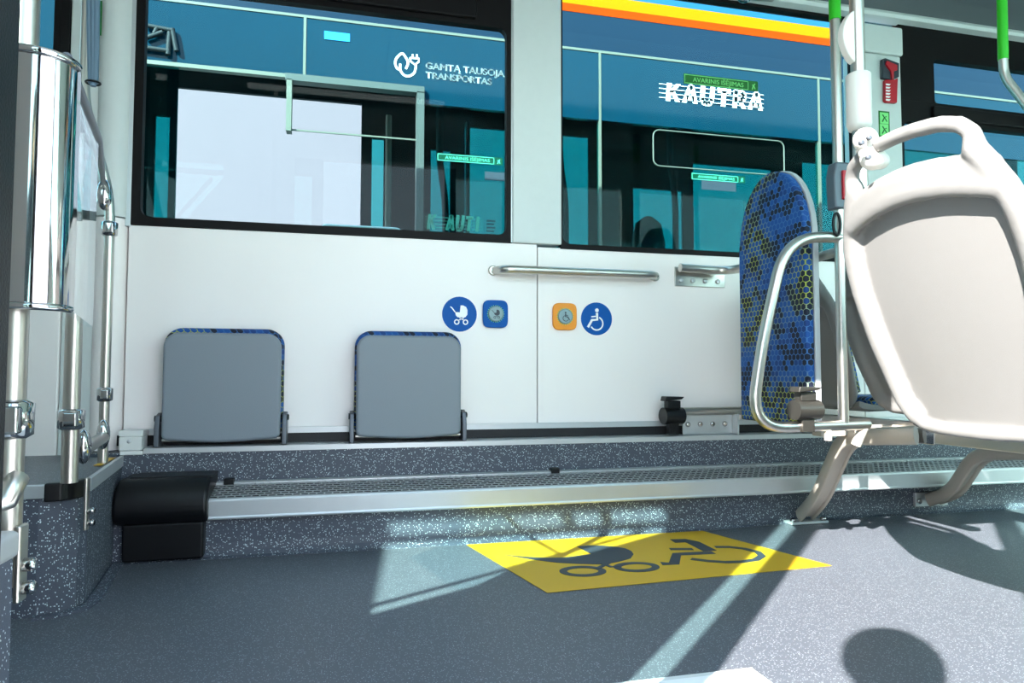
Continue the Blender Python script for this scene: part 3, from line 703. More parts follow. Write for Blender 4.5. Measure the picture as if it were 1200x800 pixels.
# hanging grab handle pole at top right
gp = thing('grab_pole', 'bent steel pole with green upper sleeve at top right', 'pole', at(1175, 0, 1.7))
a0 = at(1173, -60, 1.7); a1 = at(1175.5, 70, 1.7); a2 = at(1177, 90, 1.7); a3 = at(1235, 165, 1.6)
MB().tube([a0, a1], [.0150]*2).build('green_sleeve', M['green'], gp)
MB().tube([a0+Vector((0, 0, .25)), a0], [.014]*2).build('pole_top', M['steel'], gp)
MB().tube(bend([a1, a2, a3, a3+Vector((.05, 0, -.25))], .05), .0135).build('pole_tube', M['steel'], gp)

# hammer, pictogram sticker on the right pillar
hm = thing('emergency_hammer', 'red emergency hammer in dark holder on right pillar', 'hammer', at(1040, 100, W-.02))
def pf(px, py, dy=0): v = at(px, py, W-.016-dy); return (v.x, v.y, v.z)
MB().prism([pf(*q) for q in ((1031, 71), (1034, 70), (1050, 76), (1050, 92), (1040, 95), (1031, 93))], (0, -.02, 0)).build('holder', M['ink'], hm, bevel=.003)
MB().prism([pf(*q) for q in ((1034, 95), (1034, 119), (1036, 121), (1048, 122), (1049, 93), (1045, 95))], (0, -.018, 0)).build('red_body', M['red'], hm, bevel=.003)
MB().prism([pf(*q, .02) for q in ((1038, 72), (1050, 77), (1050, 83), (1046, 84), (1046, 94), (1044, 94), (1043, 84), (1037, 76))], (0, -.008, 0)).build('hammer_head', M['red'], hm)
for k in range(6):
    y_ = 98+k*3.6; MB().prism([pf(*q, .018) for q in ((1038, y_), (1043.5, y_+.6), (1042, y_+2.3), (1038, y_+1.8))], (0, -.002, 0)).build('grip_tooth', M['wht'], hm)
st = thing('escape_sticker', 'small green pictogram sticker below the hammer', 'sticker', at(1036, 148, W-.015))
v0, v1 = at(1030, 160, W-.015), at(1042, 131, W-.015)
MB().box((v0.x, W-.0165, v0.z), (v1.x, W-.015, v1.z)).build('backing', M['dgreen'], st)
for a_, b_ in ((132.5, 144.5), (146, 158.5)):
    q0, q1 = at(1031.3, b_, W-.0165), at(1041, a_, W-.0165); pn = MB().box((q0.x, W-.0175, q0.z), (q1.x, W-.0165, q1.z)).build('field', M['lgreen'], st)
    cx, cz, hh = (q0.x+q1.x)/2, (q0.z+q1.z)/2, (q1.z-q0.z)
    vband([(cx-.01, cz+.3*hh), (cx, cz+.05*hh), (cx-.012, cz-.35*hh)], .006, W-.0175, .001, M['dgreen'], 'figure', pn)
    vband([(cx+.012, cz+.15*hh), (cx, cz+.08*hh), (cx+.014, cz-.3*hh)], .005, W-.0175, .001, M['dgreen'], 'figure', pn)
gs = MB().box((-.862, W-.037, at(119, 47, W).z), (-.846, W-.0355, at(119, 7, W).z)); gs = gs.build('green_label_strip', M['dgreen']); tag(gs, 'narrow green label strip on left column behind grey cables', 'sticker')
sp = thing('ceiling_speaker', 'flat oval grey speaker cover in dark cove', 'speaker', at(1048, 19, 2.36))
def onz(px, py, z): v = ray(px, py); t_ = (z-CAMH)/v.z; return Vector((v.x*t_, v.y*t_, z))
q = onz(1048, 19, 2.322); MB().lathe([(.07, 0), (.07, -.006), (.062, -.009)], (q.x, q.y, 2.326), 'Z', 32).build('cover', M['cove'], sp)
MB().lathe([(.055, 0), (.055, -.002)], (q.x, q.y, 2.317), 'Z', 32).build('grille', M['dgrey'], sp)
cf = thing('rail_fitting', 'small chrome pipe fitting under the ceiling above right window', 'fitting', at(872, -5, 2.45))
MB().tube([at(858, -6, 2.5), at(905, -2, 2.5)], [.016]*2).build('tube', M['steel'], cf); MB().ball(tuple(at(872, -2, 2.49)), (.03, .022, .018)).build('joint', M['chrome'], cf)

# ------------------------------------------------------------------ left side: platform, partition and poles
pl = thing('side_platform', 'raised speckled grey platform box at left with aluminium nosing', 'platform', (-1.2, 2.3, 0))
ZP = .318
PF = [(-2.4, 1.94), (-.735, 1.94), (-.690, 1.952), (-.662, 1.985), (-.655, 2.03), (-.740, 2.66), (-2.4, 2.66)]
MB().prism([(x, y, .0) for x, y in PF], (0, 0, ZP)).build('box', M['riser'], pl)
MB().prism([(x, y, ZP) for x, y in [(-2.4, 1.945), (-.735, 1.945), (-.692, 1.957), (-.667, 1.985), (-.660, 2.03), (-.742, 2.645), (-2.4, 2.645)]], (0, 0, .003)).build('top_mat', M['floor'], pl)
MB().box((-2.4, 1.930, ZP-.028), (-.715, 1.945, ZP+.006)).build('front_nosing', M['alu'], pl, bevel=.003)
MB().prism([(-.648, 2.03, ZP-.028), (-.660, 2.03, ZP-.028), (-.745, 2.645, ZP-.028), (-.734, 2.645, ZP-.028)], (0, 0, .034)).build('side_nosing', M['alu'], pl)
MB().prism([(x, y, ZP-.036) for x, y in [(-.72, 1.926), (-.685, 1.934), (-.652, 1.972), (-.646, 2.015), (-.665, 2.015), (-.672, 1.99), (-.70, 1.956), (-.72, 1.95)]], (0, 0, .046)).build('corner_cap', M['black'], pl, bevel=.004)
MB().prism([(-.708, 2.30, ZP+.006), (-.730, 2.30, ZP+.006), (-.750, 2.50, ZP+.006), (-.728, 2.50, ZP+.006)], (0, 0, .001)).build('yellow_strip', M['yellow'], pl)
mb = MB(); band(mb, [(-.735+.01*0, 1.925), (-.68, 1.937), (-.640, 1.98), (-.632, 2.03), (-.685, 2.41)], .03, .0005, .006); mb.build('base_cove', M['riser'], pl)
# nearer box at the bottom left corner
nb = thing('near_platform', 'edge of nearer speckled box with pale metal corner, bottom left', 'platform', (-.6, 1.0, 0))
MB().box((-1.2, .84, 0), (-.397, .985, .374)).build('box', M['riser'], nb, bevel=.006)
MB().prism([(-1.2, .835, .371), (-.393, .835, .371), (-.393, .990, .371), (-1.2, .990, .371)], (0, 0, .034)).build('metal_edge', M['alu'], nb, bevel=.008, seg=3)
def vpole(name, label, px, Y, z0, z1, r, m='steel', dz=None):
    v = at(px, 440, Y); t = thing(name, label, 'pole', (v.x, Y, z0))
    for q0, q1 in ([(z0, z1)] if not dz else [(z0, dz[0]), (dz[1], z1)]):
        MB().tube([(v.x, Y, q0), (v.x, Y, q1)], [r, r], 20).build('pole_tube', M[m], t)
    return t, v.x
def clampring(t, x, Y, z, r, h):
    MB().lathe([(r*1.05, z-h), (r*1.55, z-h*.8), (r*1.6, z+h*.8), (r*1.05, z+h)], (x, Y, 0), 'Z', 20).build('clamp', M['chrome'], t)
    MB().box((x-r*.4, Y-r*1.9, z-h*.7), (x+r*1.2, Y-r*.8, z+h*.7)).build('clamp_jaw', M['chrome'], t, bevel=.004)
def footbr(t, x, Y, zt, zb_, w_=.022):
    b = MB().box((x-.004, Y-w_/2, zb_), (x+.004, Y+w_/2, zt)).build('foot_bracket', M['steel'], t, bevel=.003)
    for k in range(2): MB().lathe([(.009, 0), (.009, .012), (.006, .015)], (x+.004, Y, zb_+.018+.03*k), 'X', 12).build('bolt', M['chrome'], b)
t1, xA = vpole('grab_pole', 'thick steel pole at left edge of picture under chrome box', 15, 1.045, .32, 2.34, .0165, dz=(at(40, 358, 1.005).z, at(40, 57, 1.005).z))
clampring(t1, xA, 1.045, at(15, 491, 1.045).z, .0165, .026); footbr(t1, xA+.017, 1.045, .40, at(20, 705, 1.045).z, .026)
MB().tube([at(-30, 600, 1.01), at(8, 585, 1.01), at(20, 560, 1.04)], [.014]*3).build('side_arm', M['steel'], t1)
t2, xB = vpole('grab_pole', 'steel pole standing at platform corner below glossy partition', 85, 1.90, at(85, 565, 1.9).z, 1.20, .0190)
clampring(t2, xB, 1.90, at(85, 491, 1.9).z, .019, .026); footbr(t2, xB+.022, 1.955, at(90, 560, 1.95).z, at(90, 622, 1.95).z)
YC = 2.36
xC = at(124, 420, YC).x
t3 = thing('grab_pole', 'slim steel pole against left column, bending at the top', 'pole', (xC, YC, .39))
j0 = at(124, 262, YC); j1 = at(122, 232, YC); j2 = at(98, 118, YC-.04); j3 = at(98, 0, YC-.04)
MB().tube(bend([(xC, YC, at(120, 565, YC).z), (xC, YC, j1.z), j2, (j2.x, YC-.04, 2.34)], .08), .0145, 18).build('pole_tube', M['steel'], t3)
clampring(t3, xC, YC, at(124, 462, YC).z, .0145, .022); clampring(t3, xC, YC, at(124, 268, YC).z, .0145, .024)
MB().ball(tuple(at(122, 228, YC-.02)), (.022, .022, .05), 14).build('joint', M['chrome'], t3)
footbr(t3, at(113, 560, YC).x, YC, at(113, 548, YC).z, at(113, 588, YC).z)
ah = thing('low_handle', 'chrome grab handle low between two poles at left', 'handle', at(108, 520, 2.15))
h0, h1 = at(98, 527, 2.0), at(121, 512, 2.28)
MB().tube([h0, h1], [.017]*2).build('grip_tube', M['steel'], ah)
for hh in (h0, h1): MB().ball((hh.x, hh.y, hh.z+.008), (.018, .022, .045), 14).build('end_clamp', M['chrome'], ah)
# chrome box and glossy partition
cbx = thing('chrome_box', 'curved mirror-polished steel box at left edge', 'panel', (-.44, 1.03, .7))
zl, zh = at(40, 358, 1.005).z, at(40, 57, 1.005).z
nK = [Vector((-.4335-.064*math.copysign(abs(math.cos(t_))**.8, math.cos(t_)), 1.055-.050*abs(math.sin(t_))**.8, 0)) for t_ in [PI*k/40 for k in range(41)]]
back = [Vector((-.55, 1.34, 0)), Vector((-.60, 1.30, 0))]
outl = [(q.x, q.y) for q in nK]+[(-.372, 1.075), (-.495, 1.075)]
mbx = MB(); a_ = [mbx.bm.verts.new((x, y, zl)) for x, y in outl]; b_ = [mbx.bm.verts.new((x, y, zh)) for x, y in outl]
mbx.bm.faces.new([mbx.bm.verts.new(v.co) for v in reversed(a_)]); mbx.bm.faces.new([mbx.bm.verts.new(v.co) for v in b_])
for i in range(len(outl)):
    j = (i+1) % len(outl); f_ = mbx.bm.faces.new((a_[i], a_[j], b_[j], b_[i])); f_.smooth = i < len(nK)-1
mbx.build('steel_skin', M['chrome'], cbx)
MB().tube([(q.x, q.y, zh) for q in nK], .006, 8).build('top_bead', M['chrome'], cbx)
MB().tube([(q.x, q.y, zl) for q in nK], .005, 8).build('bottom_bead', M['chrome'], cbx)
gp_ = thing('partition_panel', 'clear bluish glass panel with slanted top beside chrome box', 'panel', (-.42, 1.2, .7))
M['clear'] = glass('clear_blue_glass', (.80, .90, .94, 1), .06)
A1, A2 = at(76, 358, 1.07), at(109, 383, 1.56); B1, B2 = at(78, 70, 1.07), at(110, 165, 1.56)
MB().prism([A1, A2, Vector((A2.x, A2.y, B2.z)), Vector((B1.x, B1.y, B1.z))], (-.012, -.002, 0)).build('glass_panel', M['clear'], gp_)
MB().tube([B1+Vector((0, 0, .004)), Vector((A2.x, A2.y, B2.z))+Vector((0, 0, .004)), at(121, 215, 2.3)], [.007]*3).build('top_tube', M['dgrey'], gp_)
# hanging cables
cb = thing('cable_bundle', 'bundle of grey hanging cables tied near their cut ends, top left', 'cable', at(110, 50, 2.2))
for k in range(6):
    dx = (k % 3)*.017; dy = (k//3)*.015
    pts = []
    for j in range(9):
        t_ = j/8; px = 109+(k % 3-1)*4.6*(1-.45*t_*t_); v = at(px, -20+(118+3*(k % 3 == 1))*t_, 2.2+dy); pts.append(v)
    top = pts[0].copy(); top.z = 2.34
    MB().tube([top]+pts, .0085 if k % 3 else .0075, 10).build('cable', M['cable'], cb)
v = at(109, 97, 2.205); MB().tube([(v.x+.019*math.cos(2*PI*k/16), v.y+.018*math.sin(2*PI*k/16), v.z) for k in range(16)], .003, 6, closed=True).build('cable_tie', M['black'], cb)

# ------------------------------------------------------------------ outside: ground, second bus
struct('ground', MB().box((-30, -30, -.45), (30, 40, -.38)), M['concrete'])
YN = 3.65
nbus = thing('bus', 'neighbouring blue bus with yellow and orange roof stripes outside the windows', 'bus', (1, YN, -.38))
M['body'] = mat('bus_blue_body', srgb(16, 38, 56), .4, spec=.15, noise=.03, nscale=2)
M['bodyglass'] = mat('bus_glass_sky_blue', srgb(4, 46, 62), .1, spec=.2, noise=.15, nscale=1.2)  # bodyglass: the sky's reflection is put into the blue base colour
M['nyel'] = mat('stripe_yellow', (.44, .15, 0, 1), .7, spec=.05); M['nor'] = mat('stripe_orange', (.42, .034, 0, 1), .7, spec=.05); M['nblue'] = mat('stripe_blue', (.02, .10, .20, 1), .7, spec=.05)
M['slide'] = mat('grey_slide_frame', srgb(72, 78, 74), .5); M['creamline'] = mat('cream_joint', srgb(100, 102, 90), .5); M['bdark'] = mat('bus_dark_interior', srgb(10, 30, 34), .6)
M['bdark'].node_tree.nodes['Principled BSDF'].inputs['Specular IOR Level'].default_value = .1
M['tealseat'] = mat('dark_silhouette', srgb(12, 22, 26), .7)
def zN(px, py): return at(px, py, YN)
NX0, NX1 = -3.2, 6.2
def nbox(name, x0, x1, z0, z1, m, y0=None, y1=None): return MB().box((x0, YN if y0 is None else y0, z0), (x1, YN+.03 if y1 is None else y1, z1)).build(name, m, nbus)
zline = (zN(657, 57).z+zN(990, 94).z)/2
zor0 = zN(800, 31).z; zor1 = zN(800, 22).z; zy1 = zN(800, 9).z; zb1 = zN(800, 2).z
nbox('roof_panel', NX0, NX1, zline+.008, zor0, M['body'])
nbox('orange_stripe', NX0, NX1, zor0, zor1, M['nor'], YN-.002); nbox('yellow_stripe', NX0, NX1, zor1, zy1, M['nyel'], YN-.002); nbox('blue_stripe', NX0, NX1, zy1, zb1, M['nblue'], YN-.002)
nbox('roof_edge', NX0, NX1, zb1, zb1+.30, M['bdark'])
nbox('joint_strip', NX0, NX1, zline-.006, zline+.008, M['creamline'], YN-.004)
zgl = (zN(200, 78).z+zN(480, 99).z)/2       # lower edge of the left upper band
zgr = (zN(700, 145).z+zN(950, 160).z)/2
xs = [NX0, zN(357, 60).x, zN(703, 120).x, zN(960, 160).x, 5.0, NX1]
XM = zN(492, 150).x
nbox('upper_glass_band', NX0, XM, zgl, zline-.006, M['bodyglass'])
nbox('upper_glass_band', XM, NX1, zgr, zline-.006, M['bodyglass'])
for x in xs[1:-1]:
    zlo = zgl if x < XM else .5
    nbox('pane_joint', x-.007, x+.007, zlo, zline-.006, M['creamline'], YN-.004)
# lower body and dark pillars
zs = .95
nbox('lower_body', NX0, NX1, -.2, zs, M['body'])
xo0, xo1 = zN(170, 200).x, zN(484, 200).x
nbox('pane', XM, NX1, zs, zgr, M['glass_dark'], YN+.01, YN+.014)
nbox('pane', NX0, zN(206, 200).x, zs, zgl, M['glass_dark'], YN+.01, YN+.014)
# sliding frame around the open left bay
nbox('frame_rail', NX0, zN(335, 88).x, zgl-.014, zgl+.006, M['creamline'], YN-.006)
nbox('frame_rail', zN(335, 90).x, XM+.02, zgl-.035, zgl, M['slide'], YN-.03)
nbox('frame_post', XM-.02, XM+.02, zs, zgl-.03, M['slide'], YN-.03)
v = zN(338.5, 155); nbox('frame_post', v.x-.013, v.x+.013, v.z, zgl-.03, M['creamline'], YN-.03)
nbox('thin_rail', v.x, XM, v.z+.01, v.z+.018, M['creamline'], YN-.005, YN+.002)
# far side of that bus and its interior
YF = 5.3
def fbox(name, x0, x1, z0, z1, m, dy=.03): return MB().box((x0, YF, z0), (x1, YF+dy, z1)).build(name, m, nbus)
def F(px, py): return at(px, py, YF)
ztopF = 2.25
ops = []    # (px0, px1, y_top, y_bot) openings seen in the picture, in plane YF
for a, b_, yt in ((182, 199, 135), (208, 424, 100), (436, 450, 162), (505, 528, 175), (545, 690, 150), (742, 800, 220), (812, 905, 192), (940, 1000, 190), (1050, 1190, 120)):
    q0, q1 = F(a, yt), F(b_, yt+(b_-a)*.06); ops.append((q0.x, q1.x, (q0.z+q1.z)/2 if a != 208 else F(316, 112).z))
zsF = .55
x = NX0
for x0, x1, zt in ops:
    fbox('far_pillar', x, x0, zsF, 3.0, M['bdark']); fbox('far_header', x0, x1, zt, 3.0, M['bdark']); x = x1
fbox('far_pillar', x, NX1, zsF, 3.0, M['bdark']); fbox('far_lower_wall', NX0, NX1, -.2, zsF, M['bdark'])
for i, (x0, x1, zt) in enumerate(ops):
    if i != 1: MB().box((x0-.01, YF+.01, zsF), (x1+.01, YF+.014, zt+.01)).build('far_pane', M['glass_dark'], nbus)
MB().box((NX0, YN+.03, 2.95), (NX1, YF, 3.0)).build('roof', M['bdark'], nbus)
MB().box((NX0, YN+.03, -.05), (NX1, YF, 0)).build('bus_floor', M['bdark'], nbus)
MB().box((NX0, YN, zb1+.2), (NX1, YF+.03, zb1+.28)).build('roof_skin', M['body'], nbus)
for px, d in ((455, .02), (548, .016)):
    v = at(px, 200, 4.6); MB().cyl((v.x, 4.6, 0), (v.x, 4.6, 2.34), d).build('inner_pole', M['creamline'] if px == 455 else M['tealseat'], nbus)
for px in (515, 785, 656):
    v = at(px, 190, 4.3); w_ = at(px+7, 290, 4.3)
    MB().tube(bend([(v.x, 4.3, 2.3), (v.x, 4.3, v.z), (w_.x, 4.3, v.z-.25), (w_.x, 4.3, .1)], .12), .022).build('inner_pole', M['tealseat'], nbus)
# rounded outline of a flap window
q = [zN(*p) for p in ((765, 151), (918, 167), (918, 213), (765, 187))]
zt_, zb_ = (q[0].z+q[1].z)/2, (q[2].z+q[3].z)/2
rr_ = round_rect(q[0].x, q[1].x, zb_, zt_, .04)
MB().tube([(x, YN-.004, z) for x, z in rr_], .004, 6, closed=True).build('flap_outline', M['creamline'], nbus)
q = [zN(*p) for p in ((376, 262), (470, 272), (470, 290), (376, 285))]
rr_ = round_rect(q[0].x, q[1].x, q[3].z, (q[0].z+q[1].z)/2, .03)
MB().tube([(x, YN-.03, z) for x, z in rr_], .006, 6, closed=True).build('white_rail', M['whitemetal'], nbus)
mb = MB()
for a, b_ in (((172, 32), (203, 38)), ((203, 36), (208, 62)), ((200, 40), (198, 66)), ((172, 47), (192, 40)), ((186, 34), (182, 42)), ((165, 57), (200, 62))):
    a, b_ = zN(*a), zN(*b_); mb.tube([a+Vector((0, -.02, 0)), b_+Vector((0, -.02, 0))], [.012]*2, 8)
mb.build('reflected_lattice', M['tealseat'], nbus)  # dark bars modelled on the body in place of a reflected truss
v0, v1 = zN(380, 46), zN(410, 40); MB().box((v0.x, YN-.004, v0.z), (v1.x, YN, v1.z)).build('blue_tab', mat('tab_blue', srgb(20, 150, 215), .4), nbus)
for px, py, r in ((760, 275, .09), (740, 300, .05)):
    if px != 760: continue
    v = at(px, py, 4.5)
    hd = thing('dark_seat', 'dark seat back with rounded top inside the neighbouring bus', 'seat', (v.x, 4.5, .1))
    MB().tube([(v.x, 4.5, .1), (v.x, 4.5, .9), (v.x, 4.5, v.z-.05), (v.x, 4.5, v.z+.08), (v.x, 4.5, v.z+.13)], [(.14, .05), (.14, .05), (.13, .05), (.10, .04), (.03, .02)], 16, up=(0, 1, 0)).build('backrest', M['tealseat'], hd)
    MB().box((v.x-.18, 4.3, .5), (v.x+.18, 4.8, .58)).build('cushion', M['tealseat'], hd, bevel=.02)

# lettering
CAPH = None
def text(body, p0, p1, height, m, name, parent, y, shear=0, bold=0, space=1.0):
    """lettering in the XZ plane running from p0 to p1 (x,z)"""
    cu = bpy.data.curves.new('lettering', 'FONT'); cu.body = body; cu.size = 1; cu.shear = shear; cu.space_character = space; cu.extrude = .0
    o = bpy.data.objects.new('lettering', cu); COL.objects.link(o)
    dg = bpy.context.evaluated_depsgraph_get(); me = bpy.data.meshes.new_from_object(o.evaluated_get(dg)); bpy.data.objects.remove(o)
    xs_ = [v.co.x for v in me.vertices]; ys_ = [v.co.y for v in me.vertices]; a, b = min(xs_), max(xs_)
    global CAPH
    if CAPH is None:
        c2_ = bpy.data.curves.new('l', 'FONT'); c2_.body = 'H'; c2_.size = 1; o2 = bpy.data.objects.new('l', c2_); COL.objects.link(o2)
        m3 = bpy.data.meshes.new_from_object(o2.evaluated_get(bpy.context.evaluated_depsgraph_get())); bpy.data.objects.remove(o2)
        CAPH = max(v.co.y for v in m3.vertices)
    caph = CAPH
    for v in me.vertices:
        u = (v.co.x-a)/(b-a); vv = v.co.y/caph
        v.co = Vector((p0[0]+(p1[0]-p0[0])*u, y, p0[1]+(p1[1]-p0[1])*u+vv*height))
    if bold:
        bb_ = bmesh.new(); w_ = bold*height*2.2
        for dx, dz in ((-w_/2, 0), (w_/2, 0), (0, w_/3), (0, -w_/3)):
            m2 = me.copy()
            for i_, v in enumerate(m2.vertices): v.co.x += dx; v.co.z += dz
            bb_.from_mesh(m2); bpy.data.meshes.remove(m2)
        bb_.to_mesh(me); bb_.free()
    me.materials.clear(); me.materials.append(m)
    ob = bpy.data.objects.new(name, me); COL.objects.link(ob)
    so = ob.modifiers.new('so', 'SOLIDIFY'); so.thickness = .0008; so.offset = 0
    if parent: ob.parent = parent; ob.matrix_parent_inverse = Matrix.Translation(-parent.location)
    return ob
def XZ(v): return (v.x, v.z)
yt = YN-.003
a = zN(499, 80.5); hS = (zN(499, 70.5).z-a.z)*.72
text('GAMTĄ TAUSOJANTIS', (a.x, a.z), (zN(614, 98).x, a.z), hS, M['wht'], 'slogan', nbus, yt, bold=.03)
a = zN(499, 91.5); b = zN(576, 97)
text('TRANSPORTAS', (a.x, a.z), (b.x, a.z), hS, M['wht'], 'slogan', nbus, yt, bold=.03)
def nb(pts, wd, name='leaf_plug_emblem'):
    Pq = [Vector((zN(*p).x, zN(*p).z)) for p in pts]
    out = [Pq[0]]
    for i in range(len(Pq)-1):
        p0_, p1_, p2_, p3_ = Pq[max(i-1, 0)], Pq[i], Pq[i+1], Pq[min(i+2, len(Pq)-1)]
        for k in range(1, 5):
            t = k/4; out.append(.5*((2*p1_)+(-p0_+p2_)*t+(2*p0_-5*p1_+4*p2_-p3_)*t*t+(-p0_+3*p1_-3*p2_+p3_)*t**3))
    vband([tuple(p) for p in out], wd, yt, .001, M['wht'], name, nbus)
nb([(475.5, 81), (478, 74), (475, 67), (471, 63), (465, 68), (463, 74), (465, 80), (468, 82)], .012)
nb([(469, 75), (469, 82), (473, 88), (479, 89.5), (485, 86), (487, 80), (487, 75)], .012)
vband([tuple(Vector(XZ(zN(*p)))) for p in ((480.5, 68), (481, 72), (486, 76), (490.5, 73), (491, 69), (480.5, 68))], .010, yt, .001, M['wht'], 'leaf_plug_emblem', nbus)
for px in (483.5, 488.5): vband([XZ(zN(px, 68)), XZ(zN(px, 64))], .009, yt, .001, M['wht'], 'leaf_plug_emblem', nbus)
# striped operator logo
a, b = zN(779, 118), zN(893, 130); zz = (a.z+b.z)/2
hL = zN(779, 97).z-zN(779, 118).z
LETTERS = {'K': [[(.14, 0), (.14, 1)], [(.80, 1), (.30, .48)], [(.38, .60), (.84, 0)]], 'A': [[(.08, 0), (.46, 1)], [(.54, 1), (.90, 0)], [(.22, .28), (.78, .28)], [(.38, .92), (.62, .92)]],
           'U': [[(.14, 1), (.14, .30), (.28, .10), (.50, .06), (.72, .10), (.86, .30), (.86, 1)]], 'T': [[(0, .90), (1, .90)], [(.5, .9), (.5, 0)]], 'I': [[(.4, 0), (.4, 1)]],
           'R': [[(.14, 0), (.14, 1)], [(.10, .91), (.66, .90), (.80, .78), (.80, .60), (.66, .48), (.14, .46)], [(.50, .46), (.86, 0)]]}
def logo(word, xa, xb, z0, h, wd, m, name, y):
    n = len(word); step = (xb-xa)/n
    for i_, ch in enumerate(word):
        for st_ in LETTERS.get(ch, []):
            mb = MB(); P = [Vector((xa+step*(i_+.06+.88*x*.92)+.10*h*z, z0+h*z)) for x, z in st_]
            for p0_, p1_ in zip(P, P[1:]):
                d = (p1_-p0_).normalized(); ex = d*(wd*.2 if len(P) > 2 else 0); 
                if abs(d.y) > .3 and len(P) == 2: off = Vector((wd/2, 0))
                else: off = Vector((-d.y, d.x))*wd/2
                a_, b_ = p0_-ex, p1_+ex
                mb.prism([(q.x, y, q.y) for q in (a_-off, a_+off, b_+off, b_-off)], (0, -.001, 0))
            mb.build(name, m, nbus)
logo('KAUTRA', a.x, b.x+.01, zz, hL, .031, M['wht'], 'logo_letter', yt)
for k in range(4):
    z_ = zz+hL*(.14+.25*k); x0_ = zN(772, 110).x
    nbox('logo_line', x0_, b.x+.01, z_, z_+.0035, M['wht'], yt-.0009, yt); nbox('logo_gap', a.x+.05, b.x+.01, z_-.0035, z_-.0005, M['bodyglass'], yt-.0022, yt-.001)
a, b = zN(500, 268), zN(561, 272); zz = (a.z+b.z)/2; hL = .075  # lower mint lettering imitates a reflection of the logo above
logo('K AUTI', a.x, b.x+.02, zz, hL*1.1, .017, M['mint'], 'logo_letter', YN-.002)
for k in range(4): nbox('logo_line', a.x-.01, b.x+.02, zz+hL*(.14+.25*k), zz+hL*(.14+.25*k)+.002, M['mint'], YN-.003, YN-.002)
mb = MB()
for k in range(5):
    v = zN(570, 258+k*4); mb.box((v.x, YN-.003, v.z-.008), (v.x+.05-.008*(k % 2), YN-.002, v.z+.002))
mb.build('small_print', M['ink'], nbus, kind='stuff')
def exitsign(p0, p1, hpx, Y, dark, light, name, label=None, parent=None):
    a, b = at(*p0, Y), at(*p1, Y); zc = (a.z+b.z)/2; h = abs(at(p0[0], p0[1]+hpx, Y).z-a.z)
    t = parent or thing(name, label, 'sticker', (a.x, Y, zc)); L = b.x-a.x
    MB().box((a.x, Y-.0012, zc-h/2), (b.x, Y, zc+h/2)).build('green_field', dark, t)
    text('AVARINIS IŠĖJIMAS', (a.x+L*.12, zc-h*.22), (a.x+L*.80, zc-h*.22), h*.42, light, 'lettering', t, Y-.0018)
    for z_ in (zc-h*.42, zc+h*.40): MB().box((a.x+L*.01, Y-.0018, z_-.0015), (a.x+L*.86, Y-.0012, z_+.0015)).build('border', light, t)
    for x_ in (a.x+L*.01, a.x+L*.86): MB().box((x_, Y-.0018, zc-h*.42), (x_+.003, Y-.0012, zc+h*.40)).build('border', light, t)
    x_ = a.x+L*.94
    vband([(x_+L*.02, zc+h*.25), (x_-.002, zc), (x_-L*.02, zc-h*.35)], h*.12, Y-.0012, .001, light, 'running_figure', t)
    vband([(x_-L*.02, zc+h*.1), (x_, zc+h*.1), (x_+L*.02, zc-h*.3)], h*.1, Y-.0012, .001, light, 'running_figure', t)
exitsign((801, 91.5), (888, 102), 12, W+.031, M['dgreen'], M['lgreen'], 'exit_sticker', 'green AVARINIS IŠĖJIMAS sticker on right window above white logo')
tl = mat('teal_sign', srgb(2, 62, 42), .6, spec=.1)
exitsign((512, 184), (589, 189), 9, YN-.003, tl, M['mint'], '', None, nbus)
exitsign((810, 206), (873, 211), 8, YN-.003, tl, M['mint'], '', None, nbus)
v0, v1 = zN(568, 211), zN(595, 203); MB().box((v0.x, YN-.004, v0.z), (v1.x, YN-.002, v1.z)).build('dark_tab', M['ink'], nbus)
v0, v1 = zN(822, 222), zN(862, 214); MB().box((v0.x, YN-.004, v0.z), (v1.x, YN-.002, v1.z)).build('dark_tab', M['ink'], nbus)
# pale building beyond
bd = thing('building', 'pale plain wall seen through the neighbouring bus', 'building', (4, 14, -.38))
MB().box((-16, 14, -.38), (26, 14.3, 7.5)).build('wall', mat('pale_render', srgb(104, 86, 92), .8, noise=.03, nscale=1), bd)
MB().box((-16, 13.9, 7.5), (26, 14.4, 7.7)).build('coping', M['concrete'], bd)

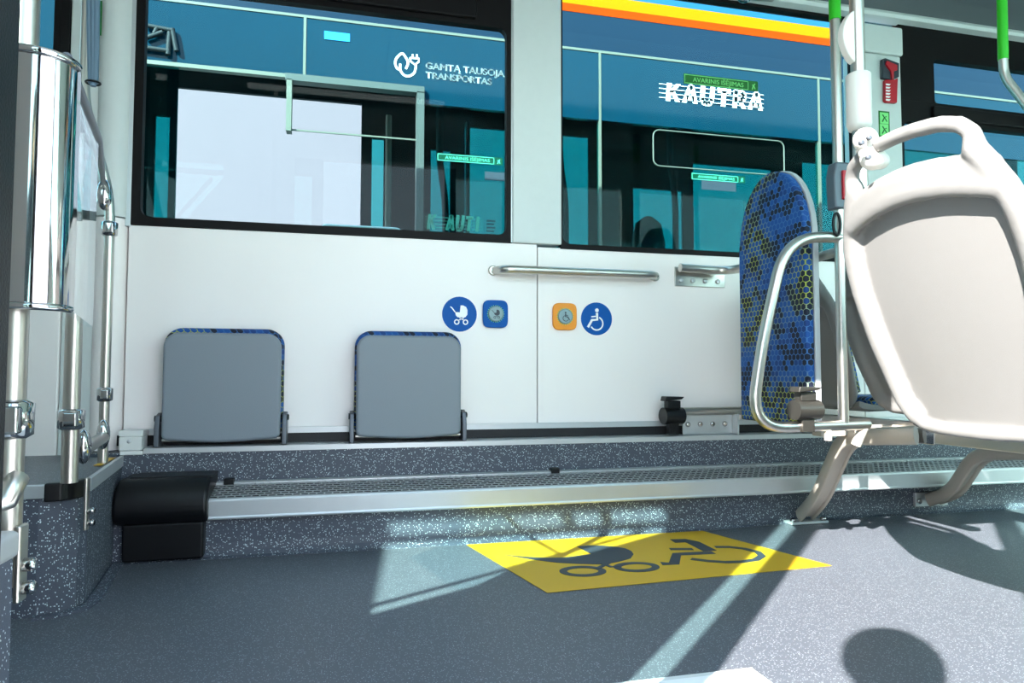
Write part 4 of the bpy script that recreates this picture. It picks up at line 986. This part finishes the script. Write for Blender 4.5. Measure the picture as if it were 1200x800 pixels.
# ------------------------------------------------------------------ the photographer, seen by the shadow
pe = thing('person', 'person standing in the doorway holding a camera, seen only as shadow on floor', 'person', (-.30, -.38, -.38))
def skin(name, verts, edges, radii, m, parent, root=0, lv=2):
    me = bpy.data.meshes.new(name); me.from_pydata(verts, edges, []); me.materials.append(m)
    o = bpy.data.objects.new(name, me); COL.objects.link(o)
    sk = o.modifiers.new('skin', 'SKIN'); sk.use_smooth_shade = True
    for i, r in enumerate(radii):
        d = me.skin_vertices[0].data[i]; d.radius = (r, r) if not isinstance(r, tuple) else r; d.use_root = (i == root)
    sb_ = o.modifiers.new('sub', 'SUBSURF'); sb_.levels = lv; sb_.render_levels = lv
    o.parent = parent; o.matrix_parent_inverse = Matrix.Translation(-parent.location); return o
M['cloth'] = mat('dark_clothes', srgb(50, 55, 65), .8); M['skin'] = mat('skin', srgb(205, 160, 130), .5); M['hair'] = mat('hair', srgb(50, 36, 28), .7)
V_ = [(-.28, -.40, .50), (-.27, -.37, .72), (-.25, -.30, .93), (-.22, -.20, 1.04), (-.20, -.14, 1.11), (-.18, -.08, 1.19), (-.17, -.06, 1.27),
      (-.40, -.20, 1.00), (-.42, -.24, .74), (-.18, -.16, .60), (-.04, -.20, .98), (.06, -.30, .74), (.02, -.16, .60),
      (-.37, -.40, .46), (-.40, -.34, .05), (-.40, -.42, -.30), (-.40, -.30, -.34), (-.19, -.40, .46), (-.16, -.32, .05), (-.18, -.42, -.30), (-.18, -.30, -.34)]
E_ = [(0, 1), (1, 2), (2, 3), (3, 4), (4, 5), (5, 6), (3, 7), (7, 8), (8, 9), (3, 10), (10, 11), (11, 12), (0, 13), (13, 14), (14, 15), (15, 16), (0, 17), (17, 18), (18, 19), (19, 20)]
R0 = [(.13, .10), (.12, .09), (.14, .10), (.11, .08), (.05, .05), (.075, .085), (.08, .085), .055, .042, .030, .055, .042, .030, .08, .058, .04, .035, .08, .058, .04, .035]
skin('body', V_, E_, R0, M['cloth'], pe)
MB().ball((-.17, -.06, 1.235), (.092, .105, .125), 20).build('hair', M['hair'], pe)
MB().ball((-.155, -.005, 1.20), (.07, .06, .09), 16).build('face', M['skin'], pe)
for side, hx in ((-1, -.10), (1, .09)):
    mb = MB()
    for k in range(4): mb.tube([(hx, -.15+.0*k, .565+k*.018), (hx-side*.03, -.115, .565+k*.018), (hx-side*.055, -.125, .567+k*.018)], [.009, .0085, .007], 8)
    mb.tube([(hx, -.16, .63), (hx-side*.03, -.165, .655)], [.010, .009], 8); mb.ball((hx+side*.015, -.16, .595), (.022, .030, .042), 12)
    mb.build('hand', M['skin'], pe)
cm = thing('photo_camera', 'black camera held by the person outside the door', 'camera', (0, -.1, .55))
MB().box((-.07, -.15, .55), (.07, -.10, .645)).build('camera_body', M['black'], cm, bevel=.008)
MB().lathe([(.034, -.10), (.036, -.05), (.037, -.025)], (0, 0, .60), 'Y', 24).build('lens', M['black'], cm)
